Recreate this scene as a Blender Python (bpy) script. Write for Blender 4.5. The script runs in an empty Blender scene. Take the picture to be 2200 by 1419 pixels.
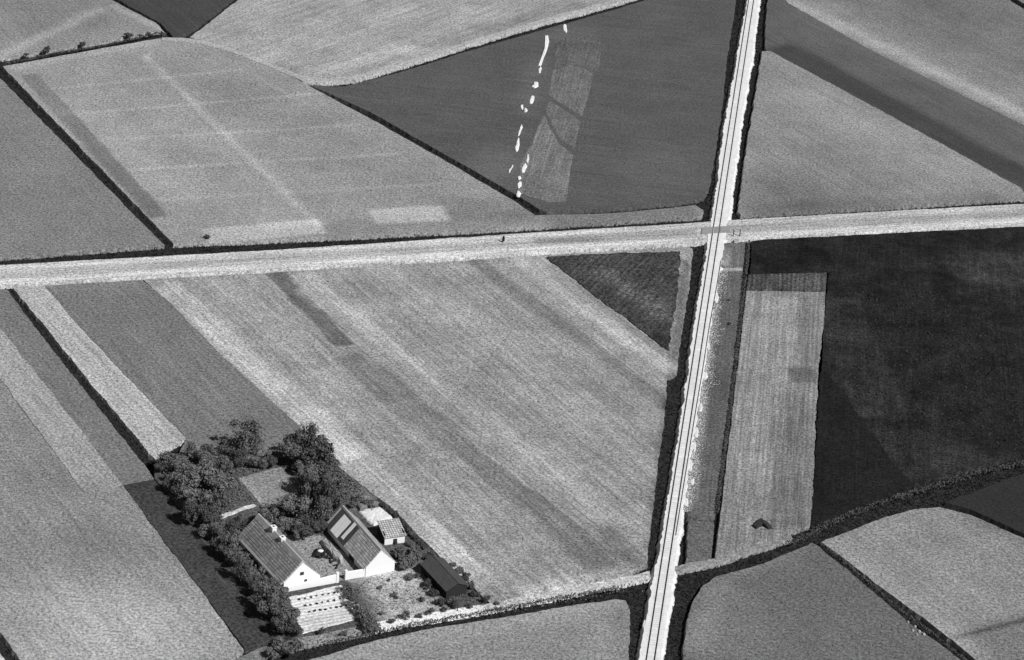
import bpy, bmesh, math, random
import numpy as np
from mathutils import Vector, Matrix, noise as mnoise
from mathutils.geometry import delaunay_2d_cdt

# ------------------------------------------------------------------ camera, sky, sun, exposure
S = bpy.context.scene
C = S.collection
TH, ROLL, F, HGT = math.radians(28), 0.09, 5768.0, 286.9
W0, H0 = 2200.0, 1419.0
FW = np.array([0, math.cos(TH), -math.sin(TH)])
_R0 = np.array([1.0, 0, 0]); _U0 = np.array([0, math.sin(TH), math.cos(TH)])
RT = math.cos(ROLL) * _R0 + math.sin(ROLL) * _U0
UP = -math.sin(ROLL) * _R0 + math.cos(ROLL) * _U0
CAM = np.array([0, -HGT / math.tan(TH), HGT])

cd = bpy.data.cameras.new('camera'); cam = bpy.data.objects.new('camera', cd); C.objects.link(cam)
cd.sensor_fit = 'HORIZONTAL'; cd.sensor_width = 36; cd.lens = 36 * F / W0
cd.clip_start = 1; cd.clip_end = 20000
cam.matrix_world = Matrix([[RT[0], UP[0], -FW[0], CAM[0]], [RT[1], UP[1], -FW[1], CAM[1]],
                           [RT[2], UP[2], -FW[2], CAM[2]], [0, 0, 0, 1]])
S.camera = cam

SUN = Vector((0.54, -0.42, 0.73)).normalized()          # towards the sun
EL = math.asin(SUN.z)
w = bpy.data.worlds.new('World'); S.world = w; w.use_nodes = True
nt = w.node_tree; nt.nodes.clear()
sky = nt.nodes.new('ShaderNodeTexSky'); sky.sky_type = 'NISHITA'; sky.sun_disc = False
sky.sun_elevation = EL; sky.sun_rotation = math.atan2(SUN.x, SUN.y)
bw = nt.nodes.new('ShaderNodeRGBToBW'); bg = nt.nodes.new('ShaderNodeBackground'); wo = nt.nodes.new('ShaderNodeOutputWorld')
nt.links.new(sky.outputs[0], bw.inputs[0]); nt.links.new(bw.outputs[0], bg.inputs[0]); nt.links.new(bg.outputs[0], wo.inputs[0])
bg.inputs[1].default_value = 0.05
ld = bpy.data.lights.new('sun', 'SUN'); ld.energy = 4.5; ld.angle = math.radians(0.5)
sun = bpy.data.objects.new('sun', ld); C.objects.link(sun)
sun.rotation_euler = (-SUN).to_track_quat('-Z', 'Y').to_euler()
vs = S.view_settings; vs.view_transform = 'Standard'; vs.look = 'None'; vs.exposure = 0.0; vs.gamma = 1; vs.use_curve_mapping = False

# ------------------------------------------------------------------ helpers
rnd = random.Random(7)

def at(x, y, z=0.0):
    """point of the plane at height z that the photograph shows at pixel (x, y)"""
    d = FW * F + RT * (x - W0 / 2) + UP * (H0 / 2 - y)
    t = (z - CAM[2]) / d[2]
    p = CAM + d * t
    return Vector((p[0], p[1], z))

def tag(o, label=None, cat=None, group=None, kind=None):
    if label: o['label'] = label
    if cat: o['category'] = cat
    if group: o['group'] = group
    if kind: o['kind'] = kind
    return o

def link(name, me, mat, parent=None, loc=None):
    o = bpy.data.objects.new(name, me); C.objects.link(o)
    if mat is not None and not me.materials: me.materials.append(mat)
    if parent is not None: o.parent = parent
    if loc is not None: o.location = loc
    return o

def empty(name, loc=(0, 0, 0), rz=0.0):
    o = bpy.data.objects.new(name, None); C.objects.link(o); o.location = loc; o.rotation_euler = (0, 0, rz)
    o.empty_display_size = 0.2
    return o

class MB:
    """collects faces into one mesh"""
    def __init__(s): s.v = []; s.f = []
    def face(s, pts):
        n = len(s.v); s.v += [tuple(p) for p in pts]; s.f.append(tuple(range(n, n + len(pts))))
    def hexa(s, b, t):
        n = len(s.v); s.v += [tuple(p) for p in b] + [tuple(p) for p in t]
        s.f += [(n + 3, n + 2, n + 1, n), (n + 4, n + 5, n + 6, n + 7)]
        for i in range(4):
            j = (i + 1) % 4; s.f.append((n + i, n + j, n + 4 + j, n + 4 + i))
    def box(s, x0, x1, y0, y1, z0, z1):
        s.hexa([(x0, y0, z0), (x1, y0, z0), (x1, y1, z0), (x0, y1, z0)], [(x0, y0, z1), (x1, y0, z1), (x1, y1, z1), (x0, y1, z1)])
    def tube(s, p0, p1, r0, r1, n=7, cap=True):
        p0 = Vector(p0); p1 = Vector(p1); d = (p1 - p0).normalized()
        a = d.orthogonal().normalized(); b = d.cross(a); k = len(s.v)
        for p, r in ((p0, r0), (p1, r1)):
            for i in range(n):
                q = 2 * math.pi * i / n; s.v.append(tuple(p + a * (r * math.cos(q)) + b * (r * math.sin(q))))
        for i in range(n):
            j = (i + 1) % n; s.f.append((k + i, k + j, k + n + j, k + n + i))
        if cap:
            s.f.append(tuple(k + n + i for i in range(n))); s.f.append(tuple(k + n - 1 - i for i in range(n)))
    def mesh(s, name):
        me = bpy.data.meshes.new(name); me.from_pydata(s.v, [], s.f); me.update(); return me
    def build(s, name, mat, parent=None, loc=None, smooth=False):
        me = s.mesh(name)
        if smooth: me.polygons.foreach_set('use_smooth', [True] * len(me.polygons))
        return link(name, me, mat, parent, loc)

ORD = ['first', 'second', 'third', 'fourth', 'fifth', 'sixth', 'seventh', 'eighth', 'ninth', 'tenth', 'eleventh', 'twelfth',
       'thirteenth', 'fourteenth', 'fifteenth', 'sixteenth', 'seventeenth', 'eighteenth', 'nineteenth', 'twentieth']

# ------------------------------------------------------------------ materials (all grey: the photograph is black and white)
def new_mat(name):
    m = bpy.data.materials.new(name); m.use_nodes = True
    n = m.node_tree.nodes; b = n['Principled BSDF']
    b.inputs['Roughness'].default_value = 0.95
    b.inputs['Specular IOR Level'].default_value = 0.08
    return m, n, m.node_tree.links, b

def math_node(n, l, op, a, b=None, c=None):
    q = n.new('ShaderNodeMath'); q.operation = op
    for i, v in enumerate((a, b, c)):
        if v is None: continue
        if isinstance(v, (int, float)): q.inputs[i].default_value = v
        else: l.new(v, q.inputs[i])
    return q.outputs[0]

def noise_node(n, l, vec, scale, detail=3, rough=0.6):
    q = n.new('ShaderNodeTexNoise'); q.inputs['Scale'].default_value = scale
    q.inputs['Detail'].default_value = detail; q.inputs['Roughness'].default_value = rough
    l.new(vec, q.inputs['Vector']); return q.outputs[0]

GRAIN = 9.0
def field_mat(name, base, ang=2.02, fine=.55, med=.35, streak=.3, rows=None, patches=(), bump=.25, fscale=2.6, wob=.35, mscale=.07):
    """crop or soil: grey albedo with grain, mottling and streaks along the drilling direction; patches are places
    where the crop itself is paler or darker: (p0, p1, half width m, softness m, delta)"""
    m, n, l, b = new_mat(name)
    P = n.new('ShaderNodeNewGeometry').outputs['Position']
    mp = n.new('ShaderNodeMapping'); mp.vector_type = 'TEXTURE'; mp.inputs['Rotation'].default_value = (0, 0, ang); l.new(P, mp.inputs[0])
    st = n.new('ShaderNodeVectorMath'); st.operation = 'MULTIPLY'; st.inputs[1].default_value = (.025, .55, 0); l.new(mp.outputs[0], st.inputs[0])
    n1 = noise_node(n, l, P, fscale * .62, 2, .7)
    n2 = noise_node(n, l, P, mscale, 5, .62)
    n3 = noise_node(n, l, st.outputs[0], 1.0, 4, .6)
    st2 = n.new('ShaderNodeVectorMath'); st2.operation = 'MULTIPLY'; st2.inputs[1].default_value = (.05, 1.9, 0); l.new(mp.outputs[0], st2.inputs[0])
    n5 = noise_node(n, l, st2.outputs[0], 1.0, 2, .6)
    n6 = noise_node(n, l, P, .42, 3, .65)
    n4 = noise_node(n, l, P, fscale * 1.35, 2, .8)
    n1 = math_node(n, l, 'ADD', math_node(n, l, 'MULTIPLY', n1, .5), math_node(n, l, 'MULTIPLY', n4, .5))
    v = math_node(n, l, 'MAXIMUM', math_node(n, l, 'MULTIPLY_ADD', n1, GRAIN * fine, 1 - GRAIN * fine / 2), .12)
    v2 = math_node(n, l, 'MULTIPLY_ADD', n2, 2 * med, 1 - med)
    v3 = math_node(n, l, 'MULTIPLY_ADD', n3, 1.6 * streak, 1 - .8 * streak)
    v = math_node(n, l, 'MULTIPLY', v, math_node(n, l, 'MULTIPLY_ADD', n5, 2.2 * streak, 1 - 1.1 * streak))
    v = math_node(n, l, 'MULTIPLY', v, math_node(n, l, 'MULTIPLY_ADD', n6, 1.5 * med, 1 - .75 * med))
    v = math_node(n, l, 'MULTIPLY', v, v2); v = math_node(n, l, 'MULTIPLY', v, v3)
    if rows:
        sp, amt = rows
        sx = n.new('ShaderNodeSeparateXYZ'); l.new(mp.outputs[0], sx.inputs[0])
        yy = math_node(n, l, 'MULTIPLY_ADD', n2, sp * .8, sx.outputs[1])
        s_ = math_node(n, l, 'SINE', math_node(n, l, 'MULTIPLY', yy, 2 * math.pi / sp))
        v = math_node(n, l, 'MULTIPLY', v, math_node(n, l, 'MULTIPLY_ADD', s_, amt, 1.0))
    tot = None
    if patches:
        wn = n.new('ShaderNodeTexNoise'); wn.inputs['Scale'].default_value = .12; wn.inputs['Detail'].default_value = 6; l.new(P, wn.inputs['Vector'])
        wv = n.new('ShaderNodeVectorMath'); wv.operation = 'MULTIPLY_ADD'; l.new(wn.outputs['Color'], wv.inputs[0])
        wv.inputs[1].default_value = (6 * wob, 6 * wob, 0); l.new(P, wv.inputs[2])
        for p0, p1, hw, soft, dl in patches:
            a = at(*p0); c = at(*p1); t = (c - a); L = t.length; t.normalize(); q = Vector((-t.y, t.x, 0)); a = a + Vector((3 * wob, 3 * wob, 0))
            def dot(vec, off):
                d = n.new('ShaderNodeVectorMath'); d.operation = 'DOT_PRODUCT'; l.new(wv.outputs[0], d.inputs[0]); d.inputs[1].default_value = vec
                return math_node(n, l, 'SUBTRACT', d.outputs['Value'], off)
            al = math_node(n, l, 'ABSOLUTE', dot(t, a.dot(t) + L / 2)); ac = math_node(n, l, 'ABSOLUTE', dot(q, a.dot(q)))
            def sm(val, e):
                r = n.new('ShaderNodeMapRange'); r.interpolation_type = 'SMOOTHSTEP'; l.new(val, r.inputs[0])
                r.inputs[1].default_value = e - soft; r.inputs[2].default_value = e + soft; r.inputs[3].default_value = 1; r.inputs[4].default_value = 0
                return r.outputs[0]
            k = math_node(n, l, 'MULTIPLY', sm(al, L / 2), sm(ac, hw)); k = math_node(n, l, 'MULTIPLY', k, dl)
            tot = k if tot is None else math_node(n, l, 'ADD', tot, k)
        bs = math_node(n, l, 'MAXIMUM', math_node(n, l, 'ADD', tot, base), .012)
        v = math_node(n, l, 'MULTIPLY', v, bs)
    else:
        v = math_node(n, l, 'MULTIPLY', v, base)
    cm = n.new('ShaderNodeCombineColor'); v = math_node(n, l, 'MINIMUM', v, .85)
    for i in range(3): l.new(v, cm.inputs[i])
    l.new(cm.outputs[0], b.inputs['Base Color'])
    bp = n.new('ShaderNodeBump'); bp.inputs['Strength'].default_value = bump; bp.inputs['Distance'].default_value = .25
    l.new(n1, bp.inputs['Height']); l.new(bp.outputs[0], b.inputs['Normal'])
    return m

def plain_mat(name, base, var=.25, scale=1.5, rough=.95, bump=0, stretch=None, ob=False):
    m, n, l, b = new_mat(name); b.inputs['Roughness'].default_value = rough
    src = n.new('ShaderNodeTexCoord').outputs['Object'] if ob else n.new('ShaderNodeNewGeometry').outputs['Position']
    if stretch:
        st = n.new('ShaderNodeVectorMath'); st.operation = 'MULTIPLY'; st.inputs[1].default_value = stretch; l.new(src, st.inputs[0]); src = st.outputs[0]
    n1 = noise_node(n, l, src, scale, 4, .7)
    n2 = noise_node(n, l, src, scale * .17, 3, .6)
    v = math_node(n, l, 'MULTIPLY', math_node(n, l, 'MULTIPLY_ADD', n1, 2 * var, 1 - var), math_node(n, l, 'MULTIPLY_ADD', n2, var, 1 - var / 2))
    v = math_node(n, l, 'MINIMUM', math_node(n, l, 'MULTIPLY', v, base), .85)
    cm = n.new('ShaderNodeCombineColor')
    for i in range(3): l.new(v, cm.inputs[i])
    l.new(cm.outputs[0], b.inputs['Base Color'])
    if bump:
        bp = n.new('ShaderNodeBump'); bp.inputs['Strength'].default_value = bump; bp.inputs['Distance'].default_value = .1
        l.new(n1, bp.inputs['Height']); l.new(bp.outputs[0], b.inputs['Normal'])
    return m

M = {
    'ground': plain_mat('ground_dark_grass', .030, .5, .9, bump=.5),
    'ditch_grass': plain_mat('ditch_grass', .030, .6, .8),
    'ballast': plain_mat('ballast', .68, .35, 1.5, bump=.3),
    'rail': plain_mat('rail_steel', .030, .2, 3), 'sleeper': plain_mat('sleeper_dusty', .55, .35, 2),
    'plank': plain_mat('crossing_plank', .27, .4, 3),
    'leaf_dark': plain_mat('foliage_dark', .085, .6, .8), 'leaf_mid': plain_mat('foliage_mid', .125, .6, .8), 'leaf_light': plain_mat('foliage_light', .15, .5, .8),
    'bark': plain_mat('bark', .07, .4, 4), 'white': plain_mat('whitewash', .82, .05, 1.2), 'dark_wood': plain_mat('dark_wood', .03, .4, 3),
    'wood': plain_mat('weathered_wood', .14, .4, 4), 'glass': plain_mat('window_glass', .02, .1, 3, rough=.15),
    'thatch': plain_mat('thatch', .28, .75, 1.7, bump=.8), 'thatch_dark': plain_mat('old_thatch', .07, .45, 3.0, bump=.6),
    'ridge': plain_mat('ridge_thatch', .40, .4, 3), 'sheet': plain_mat('pale_sheet', .80, .12, 2), 'stone': plain_mat('lime', .72, .35, 2.2),
    'straw': plain_mat('straw', .66, .4, 2.5, bump=.5), 'dung': plain_mat('dung', .035, .5, 3), 'pale_heap': plain_mat('pale_heap', .36, .5, 3, bump=.5),
    'cloth_dark': plain_mat('dark_cloth', .012, .2, 6), 'sack': plain_mat('sack', .75, .1, 5), 'veg': plain_mat('vegetable_leaf', .10, .5, 3),
    'dead_weed': plain_mat('dead_weed', .034, .6, .5),
    'brush': plain_mat('brushwood', .17, .6, 2.5),
}

def tile_mat(name, base, ang):
    m, n, l, b = new_mat(name)
    tc = n.new('ShaderNodeTexCoord').outputs['UV']
    br = n.new('ShaderNodeTexBrick'); br.offset = 0; br.inputs['Scale'].default_value = 1
    br.inputs['Brick Width'].default_value = .5; br.inputs['Row Height'].default_value = .55; br.inputs['Mortar Size'].default_value = .06
    br.inputs['Color1'].default_value = (base * 1.35,) * 3 + (1,); br.inputs['Color2'].default_value = (base * .75,) * 3 + (1,)
    br.inputs['Mortar'].default_value = (base * .3,) * 3 + (1,)
    l.new(tc, br.inputs['Vector'])
    mx = n.new('ShaderNodeMix'); mx.data_type = 'RGBA'; mx.blend_type = 'MULTIPLY'; mx.inputs[0].default_value = .8
    n1 = noise_node(n, l, n.new('ShaderNodeNewGeometry').outputs['Position'], 1.1, 4, .7)
    v = math_node(n, l, 'MULTIPLY_ADD', n1, 1.2, .4); cm = n.new('ShaderNodeCombineColor')
    for i in range(3): l.new(v, cm.inputs[i])
    l.new(br.outputs[0], mx.inputs[6]); l.new(cm.outputs[0], mx.inputs[7]); l.new(mx.outputs[2], b.inputs['Base Color'])
    bp = n.new('ShaderNodeBump'); bp.inputs['Strength'].default_value = .6; bp.inputs['Distance'].default_value = .06
    l.new(br.outputs['Fac'], bp.inputs['Height']); bp.invert = True; l.new(bp.outputs[0], b.inputs['Normal'])
    return m
M['tile'] = tile_mat('roof_tiles', .46, 0)

# ------------------------------------------------------------------ the ground, fields, roads
def inside(poly, P):
    x, y = P[:, 0], P[:, 1]; r = np.zeros(len(P), bool); n = len(poly)
    bb = (x >= poly[:, 0].min()) & (x <= poly[:, 0].max()) & (y >= poly[:, 1].min()) & (y <= poly[:, 1].max())
    idx = np.where(bb)[0]
    if not len(idx): return r
    xs, ys = x[idx], y[idx]; q = np.zeros(len(idx), bool)
    for i in range(n):
        x0, y0 = poly[i]; x1, y1 = poly[(i + 1) % n]
        if y0 == y1: continue
        c = ((y0 > ys) != (y1 > ys)) & (xs < (x1 - x0) * (ys - y0) / (y1 - y0) + x0); q ^= c
    r[idx] = q; return r
OCC = []          # polygons that cover the base ground (for scattering ditch grass in the gaps)

def outline(pts, z, jit, step=.7, smooth=0):
    q = [at(x, y, z) for x, y in pts]
    for _ in range(smooth):
        r = []
        for i in range(len(q)):
            a, b = q[i], q[(i + 1) % len(q)]; r += [a * .75 + b * .25, a * .25 + b * .75]
        q = r
    out = []
    for i in range(len(q)):
        a, b = q[i], q[(i + 1) % len(q)]; k = max(1, int((b - a).length / step))
        for j in range(k):
            p = a.lerp(b, j / k)
            o = mnoise.noise_vector(Vector((p.x * .9, p.y * .9, 3.1))) * .7 + mnoise.noise_vector(Vector((p.x * .22, p.y * .22, 8.4))) * .8 + mnoise.noise_vector(Vector((p.x * .06, p.y * .06, 1.4))) * .4
            out.append(Vector((p.x + o.x * jit, p.y + o.y * jit, z)))
    return out

def sheet(name, pts, mat, z=0.0, jit=.3, depth=1.1, flare=.3, occ=True, smooth=0, label=None, kind='structure', step=.7, crown=0):
    o = outline(pts, z, jit, step, smooth)
    area = sum(o[i].x * o[(i + 1) % len(o)].y - o[(i + 1) % len(o)].x * o[i].y for i in range(len(o)))
    if area < 0: o.reverse()
    n = len(o); arr = np.array([(p.x, p.y) for p in o]); lo, hi = arr.min(0), arr.max(0); gs = 5.0
    gx, gy = np.meshgrid(np.arange(lo[0] + 1.7, hi[0], gs), np.arange(lo[1] + 1.3, hi[1], gs)); G = np.column_stack([gx.ravel(), gy.ravel()])
    G = G[inside(arr, G)] if len(G) else G
    vv = [Vector((p.x, p.y)) for p in o] + [Vector((x, y)) for x, y in G]
    cv, ce, cf = delaunay_2d_cdt(vv, [(i, (i + 1) % n) for i in range(n)], [], 1, 1e-4)[:3]
    V = [(p.x, p.y, z) for p in cv]; Fc = [tuple(f) if (cv[f[1]] - cv[f[0]]).cross(cv[f[2]] - cv[f[0]]) > 0 else tuple(f)[::-1] for f in cf]
    if depth:
        k = len(V); V += [tuple(p) for p in o]
        for i in range(n):
            d = o[(i + 1) % n] - o[i - 1]; d = Vector((d.y, -d.x, 0))
            d = d.normalized() * flare if d.length > 1e-6 else Vector()
            V.append(tuple(o[i] + d - Vector((0, 0, depth))))
        for i in range(n):
            j = (i + 1) % n; Fc.append((k + j, k + i, k + n + i, k + n + j))
    me = bpy.data.meshes.new(name); me.from_pydata(V, [], Fc); me.update()
    ob = link(name, me, mat); tag(ob, label, None, None, kind)
    if occ: OCC.append(np.array([(at(x, y, z).x, at(x, y, z).y) for x, y in pts]))
    return ob

# base sheet: the floor of the ditches, out to the horizon
m = MB(); m.face([(-9000, -3000, -1.05), (9000, -3000, -1.05), (9000, 14000, -1.05), (-9000, 14000, -1.05)])
tag(m.build('ground', M['ground']), 'dark grassy ground in the ditches between the fields', kind='structure')

def ang(p, q):
    d = at(*q) - at(*p); return math.atan2(d.y, d.x)
AR = ang((1500, 600), (1420, 1200)); A3 = ang((1690, 640), (1652, 1110)); AS = ang((1760, 1170), (2080, 1419)); AN = ang((1650, 108), (2200, 408))
A1 = math.atan2((at(320, 610) - at(640, 920)).y, (at(320, 610) - at(640, 920)).x)     # drilling direction of the strips

sheet('road', [(-300, 588), (0, 570), (600, 537), (1100, 503), (1490, 479), (1575, 473), (2200, 438), (2500, 421), (2500, 467), (2200, 482), (1640, 510), (1480, 522), (1150, 543), (700, 572), (0, 612), (-300, 630)],
      field_mat('road_gravel', .43, math.atan2((at(1480, 522) - at(0, 612)).y, (at(1480, 522) - at(0, 612)).x), .55, .25, .5,
                patches=[((-200, 606), (1300, 512), 1.2, 1.2, -.07), ((1150, 521), (1500, 500), 1.8, 1.2, -.14), ((1560, 493), (2400, 448), 2.0, 1.3, -.12),
                         ((-200, 588), (1300, 497), .8, .6, .12), ((-200, 620), (1480, 517), 1.2, .8, .12), ((1600, 506), (2400, 466), 1.2, .8, .10)], wob=.25),
      z=.06, jit=.22, label='broad pale gravel road crossing the picture from left to right')

NWM = field_mat('crop_pale', .265, A1, .6, .4, .12, patches=[((310, 118), (690, 490), .9, 1.5, .095), ((60, 160), (342, 466), 2.4, .5, -.085), ((150, 250), (342, 466), 2.0, .8, -.03), ((170, 245), (700, 200), .5, 1.0, .07), ((240, 300), (780, 268), .5, 1.0, .07), ((280, 365), (860, 330), .6, 1.2, .075), ((330, 430), (950, 395), .6, 1.2, .06), ((130, 190), (520, 150), .6, 1.0, .06), ((450, 110), (850, 330), .6, 1.2, .03), ((440, 508), (692, 486), 4.0, .9, .12), ((560, 486), (690, 478), 2.2, 1.4, .06),
      ((800, 466), (960, 458), 4.2, 1.0, .13), ((950, 450), (1150, 446), 6, 4, -.06), ((1170, 466), (1500, 452), 9, 3, -.10), ((700, 495), (1150, 470), 4, 3, -.05), ((390, 140), (960, 420), 14, 10, -.035), ((180, 330), (620, 250), 5, 6, .025), ((150, 210), (420, 440), 7, 6, .03),
      ((20, 145), (345, 86), 2.2, 1.5, .06)], wob=.2)
sheet('field', [(-300, -136), (0, 168), (351, 526), (0, 553), (-300, 570)], field_mat('crop_mid_a', .185, A1, .6, .3, .15), label='even grey field at the left edge above the road', jit=.25)
sheet('field', [(5, 143), (345, 82), (420, 90), (500, 112), (580, 142), (655, 180), (800, 258), (960, 348), (1105, 432), (1150, 463), (1320, 459), (1495, 441), (1510, 452), (1505, 465), (1100, 490), (700, 510), (372, 524)],
      NWM, label='large pale field above the road with light drill streak', jit=.25)
sheet('field', [(-300, 178), (0, 126), (200, 93), (345, 66), (358, 74), (335, 50), (225, -8), (80, -80), (-300, -80)],
      field_mat('crop_mid_b', .24, A1, .6, .3, .2, patches=[((-40, 140), (220, 18), 1.6, 2.5, .10), ((0, 40), (200, 0), 20, 10, -.05), ((240, 10), (350, 65), 1.2, 1.0, .08)]), label='grey field at the top left behind the bushy hedge', smooth=0)
sheet('field', [(238, -8), (345, 50), (372, 80), (400, 72), (450, 36), (505, -8), (600, -80), (110, -80)], field_mat('soil_dark_a', .055, A1, .4, .3, .3), label='dark wedge of ploughed soil at the top left')
sheet('field', [(408, 80), (515, -2), (620, -80), (1560, -75), (1335, -5), (1180, 37), (1000, 90), (850, 138), (760, 163), (700, 168), (645, 162), (580, 134), (500, 104), (430, 86)],
      field_mat('crop_pale_b', .30, A1 - 1.25, .6, .5, .4, patches=[((600, 120), (900, 20), 4, 5, .06), ((660, 158), (900, 100), 3, 2, .06), ((960, 95), (1250, 5), 4, 3, -.07), ((430, 90), (640, 160), 2, 1.5, -.05), ((820, 0), (700, 90), 4, 6, -.05)]), label='pale rising field at the top with combed streaks')
sheet('path', [(348, 80), (400, 82), (440, 88), (500, 104), (580, 134), (645, 162), (700, 169), (760, 164), (850, 139), (1000, 91), (1180, 38), (1335, -4), (1400, -25), (1400, -16), (1338, 3), (1182, 45), (1002, 98), (852, 146), (762, 172), (700, 177), (650, 174), (578, 143), (498, 112), (436, 94), (395, 90), (348, 86)],
      field_mat('path_grass', .36, 0, .5, .3, .2), z=.08, jit=.25, label='thin pale field track curving below the rising field')
sheet('field', [(668, 184), (740, 186), (860, 156), (1010, 109), (1190, 58), (1345, 14), (1600, -65), (1594, -60), (1580, 0), (1560, 130), (1550, 230), (1535, 330), (1522, 405), (1510, 425), (1480, 432), (1320, 448), (1175, 456), (1160, 451), (1115, 422), (960, 335), (800, 243)],
      field_mat('meadow_dark', .088, A1 + .9, .45, .3, .25, patches=[((1190, 85), (1290, 85), 8, 4, .02), ((1080, 330), (1050, 400), 7, 7, .03), ((1120, 250), (1160, 120), 3, 3, .02), ((1300, 380), (1500, 350), 14, 8, .012)]), label='large dark meadow between the track and the railway')
for pts, a, lb in (([(1180, 205), (1188, 152), (1225, 140), (1255, 148), (1274, 160), (1251, 249), (1205, 221)], .14, 'upper pale grazed plot in the dark meadow'),
                   ([(1172, 236), (1181, 218), (1202, 231), (1246, 260), (1233, 318), (1205, 299), (1188, 268)], .135, 'middle pale grazed plot in the dark meadow'),
                   ([(1120, 352), (1150, 292), (1169, 248), (1181, 276), (1199, 309), (1230, 332), (1215, 432), (1180, 434), (1115, 414)], .15, 'lower pale grazed plot in the dark meadow'),
                   ([(1194, 84), (1245, 78), (1292, 92), (1284, 150), (1272, 156), (1256, 144), (1226, 137), (1191, 148)], .105, 'topmost faint grazed plot in the dark meadow')):
    sheet('field', pts, field_mat('meadow_pale', a, ang((1180, 200), (1115, 414)), .6, .5, .5), z=.04, depth=.05, flare=.2, occ=False, label=lb, jit=.22)

sheet('field', [(1638, 110), (1655, 110), (1800, 188), (1990, 291), (2194, 404), (2205, 425), (1900, 445), (1592, 463), (1585, 455), (1602, 330), (1622, 210)],
      field_mat('crop_mid_c', .225, AN, .6, .35, .3, patches=[((1620, 400), (1800, 440), 12, 10, -.075), ((1680, 180), (2120, 400), 7, 9, .04), ((1720, 300), (1900, 420), 8, 8, -.03), ((1600, 455), (2150, 425), 4, 3, -.05)]), label='triangular grey field between the railway and the road')
sheet('field', [(1650, -25), (1662, -40), (1692, 2), (1890, 112), (2200, 264), (2500, 414), (2500, 575), (2195, 416), (1944, 278), (1652, 116), (1643, 104), (1645, 70)],
      field_mat('crop_dark_strip', .10, AN, .4, .3, .3, patches=[((1670, 100), (2350, 465), 5.5, 2.5, -.045), ((1700, 20), (2300, 330), 3, 3, .015)]), z=-.012, label='broad dark strip running down to the right')
sheet('field', [(1655, -90), (1668, -28), (1693, 7), (1890, 118), (2200, 270), (2500, 420), (2500, 192), (2200, 20), (2160, -5), (2030, -90)],
      field_mat('crop_mid_d', .165, AN, .6, .4, .25, patches=[((1690, 0), (2350, 320), 3.2, 3.5, .12), ((1720, 0), (2350, 290), 9, 9, .05), ((1950, -20), (2150, 60), 15, 15, -.025)]), label='grey field at the top right with a pale lower edge')
sheet('field', [(2178, -5), (2212, 14), (2500, 172), (2500, -90), (2060, -90)], field_mat('crop_mid_e', .17, A1, .5, .3, .2), label='field corner beyond the ditch at the top right')

# south of the road
sheet('field', [(-60, 622), (14, 622), (100, 735), (200, 862), (320, 1012), (328, 1027), (262, 1040), (130, 868), (0, 703)], field_mat('crop_mid_f', .165, A1, .6, .3, .35), label='grey strip left of the lower straight ditch')
sheet('field', [(-65, 622), (0, 703), (130, 868), (262, 1040), (215, 1062), (172, 1046), (140, 1002), (0, 814), (-165, 625)], field_mat('crop_light_a', .30, A1, .6, .3, .4, patches=[((120, 1080), (260, 1040), 5, 4, -.07)]), z=.004, occ=True, label='pale strip ending beside the dark plot at lower left')
sheet('field', [(-165, 628), (0, 816), (140, 1004), (172, 1047), (215, 1062), (262, 1042), (350, 1160), (440, 1280), (522, 1394), (490, 1425), (380, 1490), (300, 1600), (110, 1600), (45, 1419), (22, 1388), (0, 1358), (-300, 990), (-300, 636)],
      field_mat('crop_mid_g', .215, A1, .62, .35, .3, patches=[((20, 1340), (470, 1380), 16, 16, .11), ((0, 1380), (200, 1500), 30, 10, .05), ((190, 1080), (300, 1280), 7, 8, -.02), ((60, 900), (180, 1060), 4, 3, -.02)]), z=.0, label='large grey field at the lower left brightening to the bottom')
sheet('field', [(-300, 1040), (-10, 1390), (12, 1419), (70, 1600), (-300, 1600)], field_mat('crop_light_b', .5, A1, .4, .3, .2), label='bright field corner at the bottom left beyond the ditch')
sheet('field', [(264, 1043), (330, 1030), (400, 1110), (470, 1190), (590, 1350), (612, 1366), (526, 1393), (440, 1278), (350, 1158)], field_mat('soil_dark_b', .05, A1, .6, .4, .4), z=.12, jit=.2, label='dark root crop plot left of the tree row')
sheet('field', [(28, 619), (95, 614), (160, 690), (280, 818), (400, 942), (360, 962), (334, 988), (200, 830), (100, 705)],
      field_mat('crop_light_c', .37, A1, .65, .3, .45, patches=[((100, 650), (390, 950), .5, .5, -.06)]), label='bright narrow strip right of the lower straight ditch')
sheet('field', [(95.5, 613.7), (305, 602), (368, 648), (508, 788), (648, 916), (690, 975), (560, 1000), (420, 1000), (380, 985), (401, 942), (281, 818), (161, 690)],
      field_mat('crop_mid_h', .16, A1, .6, .3, .35, patches=[((100, 618), (310, 606), 4, 3, .02), ((330, 740), (500, 900), 3, 4, .02)]), z=-.006, label='grey strip running from the road down to the farm trees')
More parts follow.
